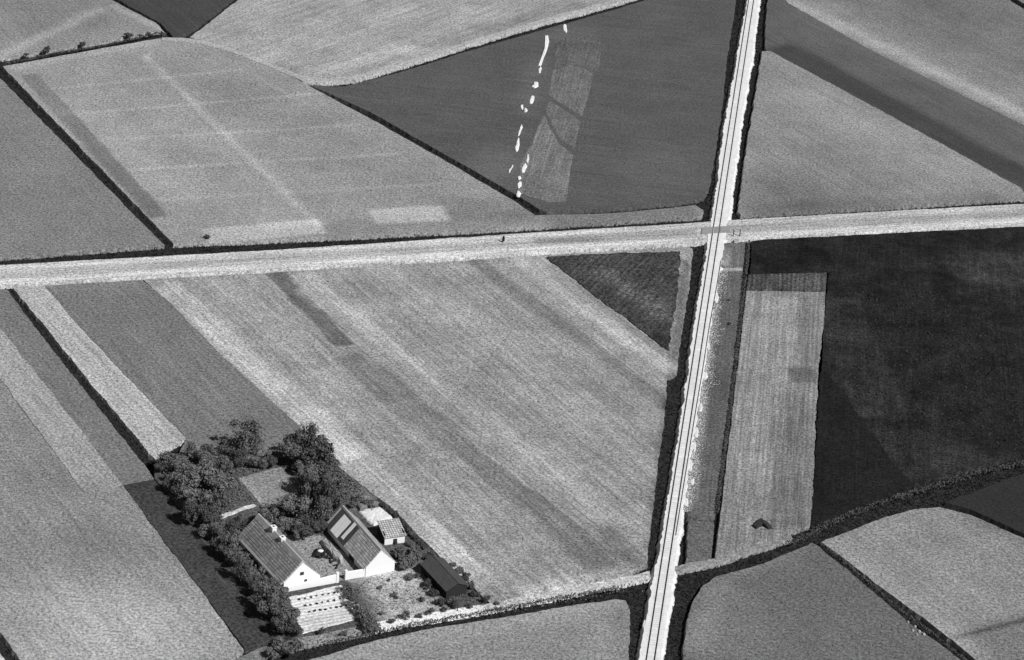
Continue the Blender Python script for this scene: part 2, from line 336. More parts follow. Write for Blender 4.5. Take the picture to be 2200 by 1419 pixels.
CF = [((352, 612), (760, 985), 3.4, 2.0, 0.135), ((740, 960), (1040, 1265), 3.0, 2.4, 0.095), ((588, 585), (742, 742), 2.3, .6, -0.135), ((744, 764), (1360, 1250), 3.8, 1.8, -0.085), ((470, 600), (720, 830), 2.0, 2.0, 0.054), ((650, 588), (900, 790), 2.2, 1.8, 0.101), ((900, 790), (1340, 1130), 1.6, 2.4, 0.054), ((1010, 553), (1450, 880), 2.0, 1.8, -0.095), ((1105, 553), (1450, 800), 2.2, 1.2, 0.115), ((840, 575), (1250, 880), 3.0, 4, 0.034),
      ((960, 910), (1250, 1130), .45, .5, 0.081), ((1240, 780), (1430, 960), 4, 5, -0.041), ((930, 1120), (1090, 1270), .6, .6, 0.108), ((1300, 1130), (1380, 1225), 2, 2, -0.095),
      ((1150, 1120), (1300, 1250), 1.2, 1.5, -0.068), ((640, 620), (690, 665), 1.2, 1.0, 0.068), ((1475, 560), (1400, 1180), 1.3, 1.2, -0.108), ((960, 580), (1480, 545), 2, 2, 0.041), ((1120, 1275), (1370, 1220), 2.0, 1.6, 0.095), ((860, 1120), (1010, 1270), 3, 3, 0.054)]
sheet('field', [(308, 601), (560, 587), (1000, 561), (1150, 550), (1300, 541), (1480, 530), (1488, 535), (1478, 620), (1457, 745), (1452, 800), (1432, 812), (1425, 900), (1411, 1000), (1400, 1100), (1388, 1212), (1330, 1238), (1180, 1264), (1052, 1296), (962, 1213), (848, 1098), (805, 1064), (702, 983), (642, 914), (501, 787), (362, 647)],
      field_mat('crop_striped', .265, A1, .62, .6, .5, patches=CF, wob=.5), label='large pale striped field between the farm, road and railway')
sheet('field', [(1172, 552), (1300, 545), (1464, 540), (1452, 640), (1436, 752), (1400, 728), (1340, 680), (1250, 612)], field_mat('potato_crop', .055, A1 - 1.0, .9, .7, .6, rows=(1.5, .16), patches=[((1290, 580), (1440, 690), 2.5, 3, .035), ((1400, 720), (1440, 740), 2.5, 3, -.025)]), z=.22, depth=.25, flare=.1, occ=False, jit=.5, label='dark triangular patch of leafy root crop beside the crossing')
sheet('path', [(640, 1372), (700, 1361), (805, 1337), (870, 1324), (1050, 1297), (1250, 1256), (1330, 1242), (1396, 1228), (1396, 1240), (1330, 1256), (1250, 1270), (1050, 1310), (870, 1339), (805, 1352), (700, 1376), (645, 1386)],
      field_mat('lane', .44, 0, .6, .6, .3, patches=[((815, 1345), (1040, 1304), 1.4, .8, .22), ((620, 1385), (780, 1352), 5, 2, -.2)]), z=-.05, jit=.3, depth=1.05, label='narrow pale lane running past the farm to the railway')
sheet('path', [(1446, 1218), (1540, 1199), (1620, 1172), (1700, 1150), (1704, 1157), (1625, 1181), (1545, 1208), (1446, 1229)], field_mat('lane_b', .20, 0, .5, .6, .4), z=-.05, jit=.3, depth=1.05, label='thin grey lane leaving the railway to the right')
sheet('path', [(500, 1419), (560, 1392), (640, 1372), (645, 1386), (570, 1412), (520, 1450), (440, 1520), (400, 1520)], field_mat('lane_c', .15, 0, .5, .6, .4), z=-.07, jit=.3, depth=1.05, label='grey lane end at the bottom left of the farm')
sheet('field', [(560, 1452), (672, 1417), (806, 1376), (907, 1354), (1120, 1320), (1250, 1298), (1320, 1288), (1344, 1291), (1352, 1308), (1347, 1419), (1330, 1600), (300, 1600)],
      field_mat('crop_mid_i', .245, A1 + .9, .6, .35, .2, patches=[((690, 1419), (1330, 1292), 2, 2, .03), ((1335, 1310), (1335, 1500), 2, 2, -.05), ((800, 1500), (1300, 1400), 8, 8, -.03)]), label='grey field at the bottom below the farm lane')
sheet('field', [(1468, 1419), (1472, 1360), (1485, 1300), (1505, 1265), (1540, 1240), (1640, 1210), (1700, 1185), (1745, 1168), (1758, 1174), (1870, 1267), (1960, 1342), (2070, 1421), (2200, 1520), (2290, 1600), (1440, 1600)],
      field_mat('crop_dark_c', .125, AS, .6, .3, .2, patches=[((1490, 1400), (1545, 1250), 2.5, 3, .05), ((1560, 1235), (1740, 1172), 2, 2, .03), ((1520, 1400), (1600, 1300), 8, 8, .035)]), label='dark grey field at the bottom right of the railway')
sheet('field', [(1765, 1165), (1830, 1140), (1900, 1112), (1960, 1096), (2020, 1090), (2080, 1105), (2200, 1157), (2500, 1290), (2500, 1600), (2330, 1600), (2085, 1408), (1990, 1333), (1890, 1260), (1800, 1190)],
      field_mat('crop_mid_j', .225, AS, .62, .35, .25, patches=[((1780, 1170), (2090, 1400), 3, 3, .05), ((2090, 1100), (2400, 1230), 4, 4, -.08), ((2040, 1372), (2400, 1285), .7, .7, -.08), ((2120, 1400), (2400, 1330), 8, 2, -.06)]), label='pale grey field in the bottom right corner')
sheet('field', [(2032, 1080), (2200, 1017), (2500, 930), (2500, 1278), (2200, 1146), (2090, 1097)], field_mat('soil_dark_d', .028, A1, .4, .3, .2), label='nearly black field at the right edge below the scrub band')
sheet('field', [(1614, 519), (1640, 515), (2200, 487), (2500, 472), (2500, 860), (2200, 975), (2000, 1030), (1870, 1080), (1744, 1128), (1758, 800), (1776, 640), (1780, 584), (1612, 588)],
      field_mat('soil_dark_e', .016, A3, .8, 1.2, .5, patches=[((2060, 590), (2400, 560), 8, 6, .022), ((1790, 640), (1900, 900), 6, 1.2, .010), ((1900, 950), (2150, 1030), 8, 6, .014), ((1620, 560), (1780, 550), 5, 1, -.006), ((1765, 850), (1800, 1090), 5, 1.5, -.012), ((1850, 960), (1900, 1070), 4, 1.5, -.010)], mscale=.12), label='very dark field filling the right side below the road')
sheet('field', [(1764, 800), (1776, 800), (1850, 900), (1920, 1000), (1962, 1040), (1870, 1078), (1745, 1126), (1756, 960)], field_mat('soil_black', .013, A3, .7, .8, .4), z=.03, depth=.04, occ=False, jit=.4, label='blackest wedge of the dark field beside the pale strip')
sheet('field', [(1608, 590), (1776, 586), (1773, 625), (1604, 622)], field_mat('soil_ridged', .07, A3, .9, .9, .9, rows=(1.05, .2)), z=.03, jit=.1, label='ridged dark soil band at the head of the pale strip')
sheet('field', [(1604, 625), (1773, 628), (1766, 790), (1756, 960), (1741, 1127), (1640, 1162), (1537, 1192), (1549, 1100), (1566, 950), (1586, 780)],
      field_mat('crop_light_d', .21, A3, .6, .5, .7, patches=[((1700, 640), (1690, 790), 2.5, 1.5, .05), ((1640, 640), (1600, 1100), 4, 3, .03), ((1692, 806), (1752, 806), 3.6, .8, -.075), ((1710, 850), (1690, 1130), 3.5, 2, -.045), ((1735, 640), (1730, 780), 2, 1.5, -.03), ((1555, 1170), (1740, 1110), 2, 2, -.03)]), jit=.15, label='pale long strip between the railway garden and dark field')
sheet('field', [(1556, 523), (1600, 520), (1596, 580), (1588, 660), (1577, 780), (1555, 950), (1536, 1100), (1532, 1112), (1478, 1110), (1470, 1080), (1482, 1000), (1498, 900), (1514, 800), (1526, 700), (1543, 600)],
      field_mat('garden_grass', .115, AR, .6, .5, .5, patches=[((1540, 580), (1600, 578), .8, .5, .2), ((1556, 530), (1556, 570), 1.2, 1, .10), ((1560, 640), (1520, 1000), 2.5, 2, -.02), ((1530, 650), (1480, 1090), 1.5, 1.5, .07)]), jit=.15, label='grey grass strip between the railway and the dark hedge')
sheet('field', [(1480, 1120), (1533, 1122), (1527, 1188), (1512, 1204), (1475, 1206)], field_mat('garden_grass_b', .12, A1, .6, .4, .3), label='small grey plot beside the railway above the lane')
# the farm plot
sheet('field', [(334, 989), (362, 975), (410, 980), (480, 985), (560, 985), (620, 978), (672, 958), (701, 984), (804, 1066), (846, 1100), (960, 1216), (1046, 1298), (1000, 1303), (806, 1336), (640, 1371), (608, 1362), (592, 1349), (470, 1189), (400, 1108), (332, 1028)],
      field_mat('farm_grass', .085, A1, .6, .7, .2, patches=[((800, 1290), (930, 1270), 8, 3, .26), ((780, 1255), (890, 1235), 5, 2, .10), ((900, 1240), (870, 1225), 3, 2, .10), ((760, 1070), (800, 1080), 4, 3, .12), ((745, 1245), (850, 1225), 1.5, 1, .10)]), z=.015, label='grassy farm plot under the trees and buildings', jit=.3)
sheet('lawn', [(512, 1028), (602, 1004), (645, 1046), (640, 1062), (566, 1090), (545, 1062)], field_mat('lawn_grass', .215, A1, .6, .2, .1, patches=[((515, 1030), (560, 1085), .9, .6, .05)]), z=.06, depth=.04, flare=.1, occ=False, label='pale mown lawn among the trees behind the farmhouse')
sheet('courtyard', [(598, 1150), (690, 1150), (760, 1205), (772, 1238), (742, 1246), (722, 1250), (680, 1256), (640, 1215)], field_mat('yard_gravel', .25, A1, .7, .35, .1), z=.05, depth=.03, flare=.1, occ=False, label='grey gravel courtyard between farmhouse and barn')
sheet('vegetable_bed', [(622, 1283), (735, 1258), (778, 1312), (760, 1330), (652, 1362), (640, 1330)], field_mat('pale_soil', .66, math.atan2((at(722, 1252) - at(612, 1272)).y, (at(722, 1252) - at(612, 1272)).x), .35, .2, .2, rows=(.95, .16), patches=[((650, 1345), (770, 1315), 2.0, 1, -.14)]), z=.08, depth=.06, flare=.15, occ=False, label='bright bare vegetable bed in front of the farmhouse wall')
sheet('path', [(470, 1106), (500, 1098), (520, 1090), (545, 1083), (551, 1087), (520, 1097), (498, 1107), (474, 1115)], field_mat('garden_path', .5, 0, .4, .5, .2), z=.07, depth=.03, flare=.1, occ=False, label='small pale garden path behind the farmhouse')
sheet('path', [(1577, 497), (1588, 497), (1587, 522), (1578, 523)], field_mat('gate_path', .36, 0, .4, .3, .2), z=.05, depth=1.15, flare=.1, occ=True, jit=.1, label='short pale path crossing the ditch beside the crossing')

# ------------------------------------------------------------------ railway
LE = [(1632, -170), (1606, -2), (1602, 20), (1584, 120), (1559, 250), (1534, 440), (1521, 520), (1508, 600), (1491, 700), (1477, 800), (1463, 900), (1446, 1000), (1431, 1100), (1415, 1200), (1399, 1250), (1390, 1320), (1374, 1400), (1362, 1460), (1328, 1600)]
RE = [(1660, -170), (1631, -2), (1628, 20), (1616, 120), (1593, 250), (1569, 440), (1556, 520), (1542, 600), (1524, 700), (1511, 800), (1496, 900), (1481, 1000), (1467, 1100), (1451, 1200), (1445, 1250), (1435, 1320), (1424, 1400), (1416, 1460), (1390, 1600)]
sheet('railway_embankment', LE + RE[::-1], M['ballast'], z=.16, jit=.42, depth=1.25, flare=.7, step=.45, label='bright white ballast bed of the railway')
RA, RB = at(1617.5, -60, .3), at(1376.5, 1560, .3)
cA, cB = at(1611.2, 20, .3), at(1421, 1265, .3)
rd = (cB - cA).normalized(); rn = Vector((-rd.y, rd.x, 0))
if rn.x < 0: rn = -rn
trk = empty('railway_track', (cA.x, cA.y, 0)); tag(trk, 'single railway track on white ballast running from top to bottom', 'railway track')
t0, t1 = -75.0, (cB - cA).length + 75
SL = bpy.data.meshes.new
mb = MB(); k = 0
t = t0
while t < t1:
    p = rd * t; jz = rnd.uniform(-.02, .015)
    a = p + rn * 1.25 + rd * .12; b = p - rn * 1.25 + rd * .12; c = p - rn * 1.25 - rd * .12; d = p + rn * 1.25 - rd * .12
    mb.hexa([Vector((q.x, q.y, .10)) for q in (a, b, c, d)], [Vector((q.x, q.y, .172 + jz)) for q in (a, b, c, d)]); t += .68
tag(mb.build('sleepers', M['sleeper'], trk), 'dusty sleepers sunk in the ballast', kind='stuff')
for s in (-1, 1):
    mb = MB(); o0 = rd * t0 + rn * (s * .7525); o1 = rd * t1 + rn * (s * .7525)
    for hw, z0, z1 in ((.085, .175, .21), (.05, .21, .30), (.065, .30, .345)):
        q = [o0 + rn * hw, o0 - rn * hw, o1 - rn * hw, o1 + rn * hw]
        mb.hexa([Vector((v.x, v.y, z0)) for v in q][::-1], [Vector((v.x, v.y, z1)) for v in q][::-1])
    mb.build('rail', M['rail'], trk)
# thin dark line built as a low tube beside the right-hand rail
mb = MB(); prev = None
for x, y in ((1549, 560), (1541, 610), (1524.5, 700), (1509, 800), (1492, 900), (1476, 1000), (1460, 1100), (1452, 1150)):
    p = at(x, y, .24)
    if prev is not None: mb.tube(prev, p, .07, .07, 6)
    prev = p
tag(mb.build('dark_line', M['rail']), 'thin dark line beside the right-hand rail below the crossing', 'wire')
# gravel spilled beside the track
mb = MB()
for x, y, rx, ry in ((1529, 690, 5, 16), (1525, 745, 4, 10), (1518, 808, 8, 9), (1508, 876, 5, 12), (1499, 930, 6, 14), (1494, 960, 6, 12), (1486, 1000, 6, 16), (1490, 1035, 6, 9), (1477, 1080, 7, 11), (1550, 528, 5, 8), (1551, 578, 8, 4), (1542, 640, 6, 14), (1388, 1345, 7, 16), (1382, 1270, 1, 1)):
    pts = []
    for i in range(18):
        q = 2 * math.pi * i / 18; r = 1 + .45 * mnoise.noise(Vector((x * .3 + math.cos(q) * 1.2, y * .3 + math.sin(q) * 1.2, 2)))
        pts.append(at(x - 2 + rx * .62 * r * math.cos(q), y + ry * .8 * r * math.sin(q), .03))
    c = at(x, y, .14)
    for i in range(18): mb.face([pts[(i + 1) % 18], pts[i], c])
for i in range(3600):
    y = rnd.uniform(560, 1100); xr = np.interp(y, [600, 700, 800, 900, 1000, 1100], [1542, 1524, 1511, 1496, 1481, 1467]); x = xr + abs(rnd.gauss(0, 11)) * (1 + .8 * mnoise.noise(Vector((0, y * .03, 0))))
    p = at(x, y, .02); r = rnd.uniform(.05, .15); q0 = rnd.uniform(0, 6.28)
    b = [p + Vector((math.cos(q0 + 2.1 * j) * r, math.sin(q0 + 2.1 * j) * r, 0)) for j in range(3)]; tp = p + Vector((0, 0, r * .6))
    for j in range(3): mb.face([b[j], b[(j + 1) % 3], tp])
tag(mb.build('spilled_gravel', M['ballast']), 'white gravel spilled along the right of the ballast', kind='stuff')
# level crossing deck: separate boards along the road
lc = empty('level_crossing', at(1534, 496, .16)); tag(lc, 'dark plank deck where the road crosses the railway', 'level crossing')
o = at(1540, 496.5, 0)
rdv = (at(1580, 494, 0) - at(1490, 499, 0)).normalized()
for i in range(9):
    d = rd * (-1.75 + i * .42)
    for (s0, s1) in ((-3.9, -.87), (-.62, .62), (.87, 3.4)):
        a = o + d + rdv * s0 * 1.03; b = o + d + rdv * s1 * 1.03; q = rd * .18
        mb = MB(); z0 = .17; z1 = .31 + rnd.uniform(-.012, .012)
        mb.hexa([Vector((v.x, v.y, z0)) for v in (a - q, b - q, b + q, a + q)], [Vector((v.x, v.y, z1)) for v in (a - q, b - q, b + q, a + q)])
        pl = mb.build('plank', M['plank'], lc); pl.location = -lc.location

# ------------------------------------------------------------------ grass in the ditches: fills every gap between the sheets
rng = np.random.default_rng(3)
cs = [at(-120, -60), at(2320, -60), at(2320, 1500), at(-120, 1500)]
quad = np.array([(c.x, c.y) for c in cs])
N = 900000
P = np.column_stack([rng.uniform(quad[:, 0].min(), quad[:, 0].max(), N), rng.uniform(quad[:, 1].min(), quad[:, 1].max(), N)])
P = P[inside(quad, P)]
keep = np.ones(len(P), bool)
for pl in OCC: keep &= ~inside(pl, P)
P = P[keep]
if len(P) > 90000: P = P[:90000]
n = len(P); ncl = 3
hh = rng.uniform(.2, .6, n) * (0.7 + 0.6 * rng.random(n))
V = np.zeros((n, ncl, 3, 3)); a0 = rng.uniform(0, 6.28, (n, ncl)); wd = rng.uniform(.06, .18, (n, ncl)); lean = rng.uniform(-.35, .35, (n, ncl, 2))
V[:, :, 0, 0] = P[:, None, 0] + np.cos(a0) * wd; V[:, :, 0, 1] = P[:, None, 1] + np.sin(a0) * wd
V[:, :, 1, 0] = P[:, None, 0] - np.cos(a0) * wd; V[:, :, 1, 1] = P[:, None, 1] - np.sin(a0) * wd
V[:, :, 0, 2] = V[:, :, 1, 2] = -1.07
V[:, :, 2, 0] = P[:, None, 0] + lean[..., 0]; V[:, :, 2, 1] = P[:, None, 1] + lean[..., 1]; V[:, :, 2, 2] = -1.05 + hh[:, None] * rng.uniform(.7, 1.1, (n, ncl))
me = bpy.data.meshes.new('ditch_grass'); nv = n * ncl * 3
me.vertices.add(nv); me.vertices.foreach_set('co', V.reshape(-1)); me.loops.add(nv); me.loops.foreach_set('vertex_index', np.arange(nv, dtype=np.int32))
me.polygons.add(nv // 3); me.polygons.foreach_set('loop_start', np.arange(0, nv, 3, dtype=np.int32)); me.polygons.foreach_set('loop_total', np.full(nv // 3, 3, dtype=np.int32))
me.update(calc_edges=True)
tag(link('ditch_grass', me, M['ditch_grass']), 'rank dark grass growing in the ditches and verges', kind='stuff')
print('ditch tufts', n)

# ------------------------------------------------------------------ trees and shrubs
def crown_mesh(name, seed, nleaf, size, flat=1.0, airy=0.0):
    """leaf clumps spread through several lobes of a crown of radius 1 (centre at z=0)"""
    g = np.random.default_rng(seed); V = []; Fc = []
    lobes = [((0, 0, 0), .60)]
    for i in range(11):
        q = g.uniform(0, 6.28); z = g.uniform(-.45, .6); r = math.sqrt(max(0, 1 - z * z)) * g.uniform(.35, .78)
        lobes.append(((r * math.cos(q), r * math.sin(q), z * .8), g.uniform(.20, .46)))
    for i in range(nleaf):
        c, R = lobes[g.integers(0, len(lobes))]
        d = g.normal(size=3); d /= np.linalg.norm(d); rr = R * (g.random() ** (.28 + airy))
        if g.random() < .12: rr *= 1.18
        p = np.array(c) + d * rr; p[2] *= flat
        nrm = d + g.normal(size=3) * .55; nrm /= np.linalg.norm(nrm)
        a = np.cross(nrm, g.normal(size=3)); a /= np.linalg.norm(a) + 1e-9; b = np.cross(nrm, a)
        s = size * g.uniform(.6, 1.35); k = len(V)
        for u, v in ((-1, -.25), (.1, -.8), (1, .15), (-.1, .8)):
            V.append(tuple(p + a * s * u + b * s * v))
        Fc.append((k, k + 1, k + 2, k + 3))
    me = bpy.data.meshes.new(name); me.from_pydata(V, [], Fc); me.update(); return me

def trunk_mesh(name, seed, z0, low):
    g = random.Random(seed); mb = MB(); mb.tube((0, 0, z0), (.02, .01, low), .085, .06, 8)
    mb.tube((.02, .01, low), (.0, .04, .15), .06, .03, 7)
    for i in range(5):
        q = i * 1.26 + g.uniform(-.3, .3); mb.tube((.02, .01, low + g.uniform(-.05, .25)), (.55 * math.cos(q), .55 * math.sin(q), g.uniform(-.05, .4)), .035, .012, 6)
    return mb.mesh(name)

CROWN = {}
for key, mat in (('dark', 'leaf_dark'), ('mid', 'leaf_mid'), ('light', 'leaf_light')):
    for i in range(4):
        for typ, nl, sz, fl, ai in (('tree', 3000, .062, .85, .1), ('bush', 1300, .085, .8, .05), ('airy', 2000, .048, 1.1, .4)):
            me = crown_mesh('crown', hash((i, len(typ), nl)) % 9999 + i, nl, sz, fl, ai); me.materials.append(M[mat]); CROWN[key, typ, i] = me
TRUNK = [trunk_mesh('trunk', i, -1.0, -.55) for i in range(3)]
for me in TRUNK: me.materials.append(M['bark'])

VC = [0]
def tree(px, py, dia, key, label, group, typ='tree', cat='tree', z0=0.0, hk=1.0):
    """crown centre seen at (px, py), crown diameter dia in photo pixels"""
    R = dia / 11.2 / 2 * (rnd.uniform(.85, 1.25) if cat == 'tree' else rnd.uniform(.85, 1.15)); hk *= rnd.choice((.75, .9, 1.0, 1.15, 1.45)) if cat == 'tree' else 1.0; typ = 'airy' if cat == 'tree' and rnd.random() < .22 else typ; key = rnd.choice((key, key, 'mid', 'light')) if cat == 'tree' else key; hc = R * (1.15 if typ != 'bush' else .72) * hk
    p = at(px, py, z0 + hc); VC[0] += 1; i = VC[0]
    o = empty('tree' if cat == 'tree' else 'bush', (p.x, p.y, z0), rnd.uniform(0, 6.28)); tag(o, label, cat, group)
    c = link('crown', CROWN[key, typ, i % 4], None, o, (0, 0, hc)); k = R * 1.12; c.scale = (k * rnd.uniform(.9, 1.1), k * rnd.uniform(.9, 1.1), k * hk * rnd.uniform(.95, 1.1))
    t = link('trunk', TRUNK[i % 3], None, o, (0, 0, hc)); t.scale = (k, k, hc * 1.02)
    return o

def series(lst, phrase, group, cat='tree', typ='tree', hk=1.0, z0=.0):
    for i, q in enumerate(lst):
        px, py, d, key = q[:4]; ty = q[4] if len(q) > 4 else typ
        tree(px, py, d, key, phrase % ORD[i], group, ty, cat, z0, hk)

series([(372, 992, 64, 'dark'), (402, 966, 46, 'dark'), (440, 975, 50, 'mid'), (395, 1030, 66, 'mid'), (438, 1018, 70, 'mid'), (480, 1000, 56, 'mid'), (478, 1040, 62, 'mid'), (425, 1068, 66, 'dark'), (470, 1078, 50, 'mid'), (345, 1005, 36, 'dark'), (372, 1045, 40, 'dark')],
       '%s tree of the clump at the far left corner of the farm plot', 'trees in the left back clump')
series([(524, 936, 84, 'light', 'airy'), (490, 962, 58, 'light', 'airy'), (552, 960, 62, 'mid', 'airy'), (520, 985, 54, 'dark'), (556, 992, 42, 'dark'), (590, 978, 40, 'dark'), (585, 992, 32, 'dark')],
       '%s tree from the left behind the pale lawn', 'trees behind the lawn')
series([(628, 966, 60, 'dark'), (660, 950, 62, 'dark'), (688, 972, 62, 'dark'), (650, 1000, 54, 'dark'), (700, 1008, 64, 'dark'), (672, 1032, 60, 'dark'), (714, 1046, 56, 'dark'), (690, 1066, 54, 'dark'), (728, 1074, 42, 'mid'), (648, 1028, 36, 'dark')],
       '%s tree counted downward in the dark belt right of the lawn', 'trees in the belt right of the lawn')
series([(575, 1108, 44, 'dark'), (602, 1100, 50, 'dark'), (636, 1088, 54, 'dark'), (625, 1124, 50, 'dark'), (662, 1106, 54, 'dark'), (692, 1102, 46, 'dark'), (660, 1136, 44, 'dark'), (640, 1142, 32, 'dark'), (605, 1132, 30, 'dark'), (694, 1130, 36, 'dark')],
       '%s tree of the dark group between farmhouse and barn', 'trees between the two buildings')
series([(452, 1112, 50, 'dark'), (432, 1098, 40, 'dark'), (504, 1124, 50, 'dark', 'bush'), (475, 1140, 50, 'mid'), (496, 1165, 46, 'mid'), (452, 1138, 40, 'dark'), (415, 1098, 38, 'dark')],
       '%s tree of the group just left of the farmhouse back end', 'trees left of the farmhouse')
series([(478, 1175, 46, 'dark'), (505, 1196, 50, 'mid'), (522, 1218, 50, 'mid'), (545, 1232, 50, 'mid'), (552, 1256, 50, 'dark'), (578, 1256, 46, 'mid'), (572, 1284, 50, 'mid'), (596, 1290, 48, 'mid'), (590, 1312, 48, 'dark'), (615, 1318, 46, 'mid'), (610, 1342, 46, 'dark'), (628, 1350, 38, 'dark'), (602, 1272, 36, 'mid')],
       '%s tree down the dense row along the left side of the farm', 'trees in the left row')
series([(600, 1382, 42, 'light'), (622, 1398, 34, 'mid'), (584, 1404, 30, 'light'), (640, 1384, 28, 'mid')], '%s bush from the left at the lower corner of the farm plot', 'bushes at the lower corner', 'bush', 'bush')
series([(752, 1276, 34, 'mid'), (764, 1292, 38, 'mid', 'airy'), (776, 1308, 38, 'light'), (786, 1326, 36, 'light'), (792, 1346, 30, 'mid'), (744, 1262, 26, 'light', 'airy')],
       '%s shrub down the line right of the vegetable bed', 'shrubs beside the vegetable bed', 'bush', 'bush')
series([(858, 1188, 36, 'mid'), (876, 1206, 42, 'mid'), (894, 1192, 34, 'light'), (866, 1214, 30, 'mid')], '%s shrub of the round group right of the barn gable', 'shrubs right of the barn gable', 'bush', 'bush')
series([(920, 1256, 22, 'dark'), (932, 1274, 26, 'dark'), (948, 1292, 24, 'dark'), (972, 1292, 22, 'mid')], '%s bush down the dark side of the black shed', 'bushes left of the black shed', 'bush', 'bush')
series([(972, 1214, 20, 'mid'), (986, 1226, 22, 'mid'), (998, 1240, 26, 'dark'), (1010, 1258, 24, 'dark'), (1022, 1276, 22, 'dark')], '%s bush along the right side of the black shed', 'bushes right of the black shed', 'bush', 'bush')
series([(812, 1076, 16, 'dark'), (828, 1089, 17, 'dark'), (845, 1103, 18, 'dark'), (862, 1120, 16, 'dark'), (878, 1138, 17, 'dark'), (894, 1156, 18, 'dark'), (912, 1174, 16, 'dark'), (930, 1190, 15, 'mid'), (820, 1083, 15, 'dark'), (837, 1096, 16, 'dark'), (853, 1112, 16, 'dark'), (870, 1129, 16, 'dark'), (886, 1147, 16, 'mid'), (903, 1165, 16, 'dark')],
       '%s clipped bush of the thin hedge between barn and striped field', 'bushes of the right boundary hedge', 'bush', 'bush')
series([(872, 1322, 24, 'dark', 'airy'), (925, 1312, 22, 'dark', 'airy'), (984, 1300, 26, 'mid', 'airy'), (1045, 1286, 24, 'dark', 'airy'), (803, 1348, 28, 'mid'), (690, 1354, 20, 'dark', 'airy'), (842, 1334, 14, 'mid'), (902, 1322, 15, 'mid'), (955, 1310, 16, 'dark'), (1008, 1302, 15, 'mid'), (1068, 1296, 12, 'mid'), (740, 1360, 16, 'mid')],
       '%s bush along the pale lane in front of the farm', 'bushes along the lane', 'bush', 'bush')
series([(56, 118, 16, 'dark'), (100, 107, 30, 'dark'), (178, 95, 20, 'dark'), (278, 76, 24, 'dark'), (300, 77, 14, 'dark'), (318, 74, 16, 'dark'), (335, 71, 12, 'dark')],
       '%s dark bush from the left on the hedge line at the top left', 'bushes on the top left hedge line', 'bush', 'bush')
series([(1607, 528, 7, 'dark'), (1603, 553, 9, 'dark'), (1600, 572, 8, 'dark'), (1597, 595, 7, 'dark'), (1567, 695, 9, 'dark'), (1566, 645, 8, 'dark')],
       '%s small dark bush down the strip right of the railway crossing', 'bushes on the railway strip', 'bush', 'bush')
tag(tree(444, 509, 15, 'dark', 'lone dark bush beside the pale patch above the road', None, 'bush', 'bush'))
series([(745, 1062, 30, 'light'), (772, 1072, 26, 'light'), (790, 1082, 24, 'mid'), (762, 1084, 22, 'light')], '%s low scrubby bush behind the barn back corner', 'scrub behind the barn', 'bush', 'bush')

series([(816, 1262, 11, 'mid'), (846, 1278, 15, 'light'), (852, 1284, 9, 'mid'), (905, 1288, 14, 'mid'), (880, 1240, 20, 'light'), (896, 1236, 16, 'mid'), (820, 1318, 13, 'light'), (836, 1246, 8, 'dark')],
       '%s small shrub dotted over the pale garden right of the vegetable bed', 'shrubs in the right garden', 'bush', 'bush')
series([(880, 1168, 16, 'mid'), (898, 1180, 18, 'mid'), (914, 1196, 18, 'dark'), (800, 1092, 14, 'mid'), (850, 1166, 12, 'dark'), (884, 1182, 15, 'light')],
       '%s ragged shrub between the tiled shed and the black shed', 'shrubs between the sheds', 'bush', 'bush')

def hedge(pts, wpx, h, key, label, nper=26):
    """one continuous hedge: leaf clumps along a line"""
    mb = MB(); g = np.random.default_rng(len(label))
    q = [at(x, y, 0) for x, y in pts]; root = q[0]
    for a, b in zip(q[:-1], q[1:]):
        L = (b - a).length
        for i in range(int(L * nper)):
            p = a.lerp(b, g.random()); r = wpx / 10 / 2
            k = .65 + .5 * mnoise.noise(Vector((p.x * .35, p.y * .35, 1)))
            c = p + Vector((g.normal() * r * .45, g.normal() * r * .45, g.random() ** .7 * h * k)) - root
            s = g.uniform(.12, .26); n_ = Vector(g.normal(size=3)) + Vector((0, 0, .6)); n_.normalize(); u = n_.orthogonal().normalized(); v = n_.cross(u)
            mb.face([c - u * s, c - v * s * .7, c + u * s, c + v * s * .7])
    o = mb.build('hedge', M[key], None, root); tag(o, label, 'hedge'); return o
hedge([(1609, 522), (1604, 580), (1594, 660), (1581, 780), (1560, 950), (1546, 1060), (1541, 1105)], 7, .9, 'leaf_dark', 'long thin black hedge between railway strip and pale strip', 40)
hedge([(1762, 1170), (1800, 1196), (1876, 1262), (1940, 1318), (2000, 1360), (2090, 1432)], 6, .6, 'leaf_dark', 'low dark hedge between the two bottom right fields', 30)
hedge([(10, 140), (120, 117), (230, 98), (345, 72)], 8, .7, 'leaf_dark', 'low dark hedge on the ditch at the top left', 24)
hedge([(700, 1384), (800, 1362), (950, 1332), (1060, 1312), (1200, 1286), (1340, 1262)], 10, .7, 'leaf_mid', 'rough low hedge below the lane in front of the farm', 18)
hedge([(1700, 1170), (1800, 1120), (1900, 1080), (2000, 1050), (2100, 1020), (2260, 985)], 18, 1.3, 'leaf_dark', 'dark scrub hedge along the lane at the right', 34)

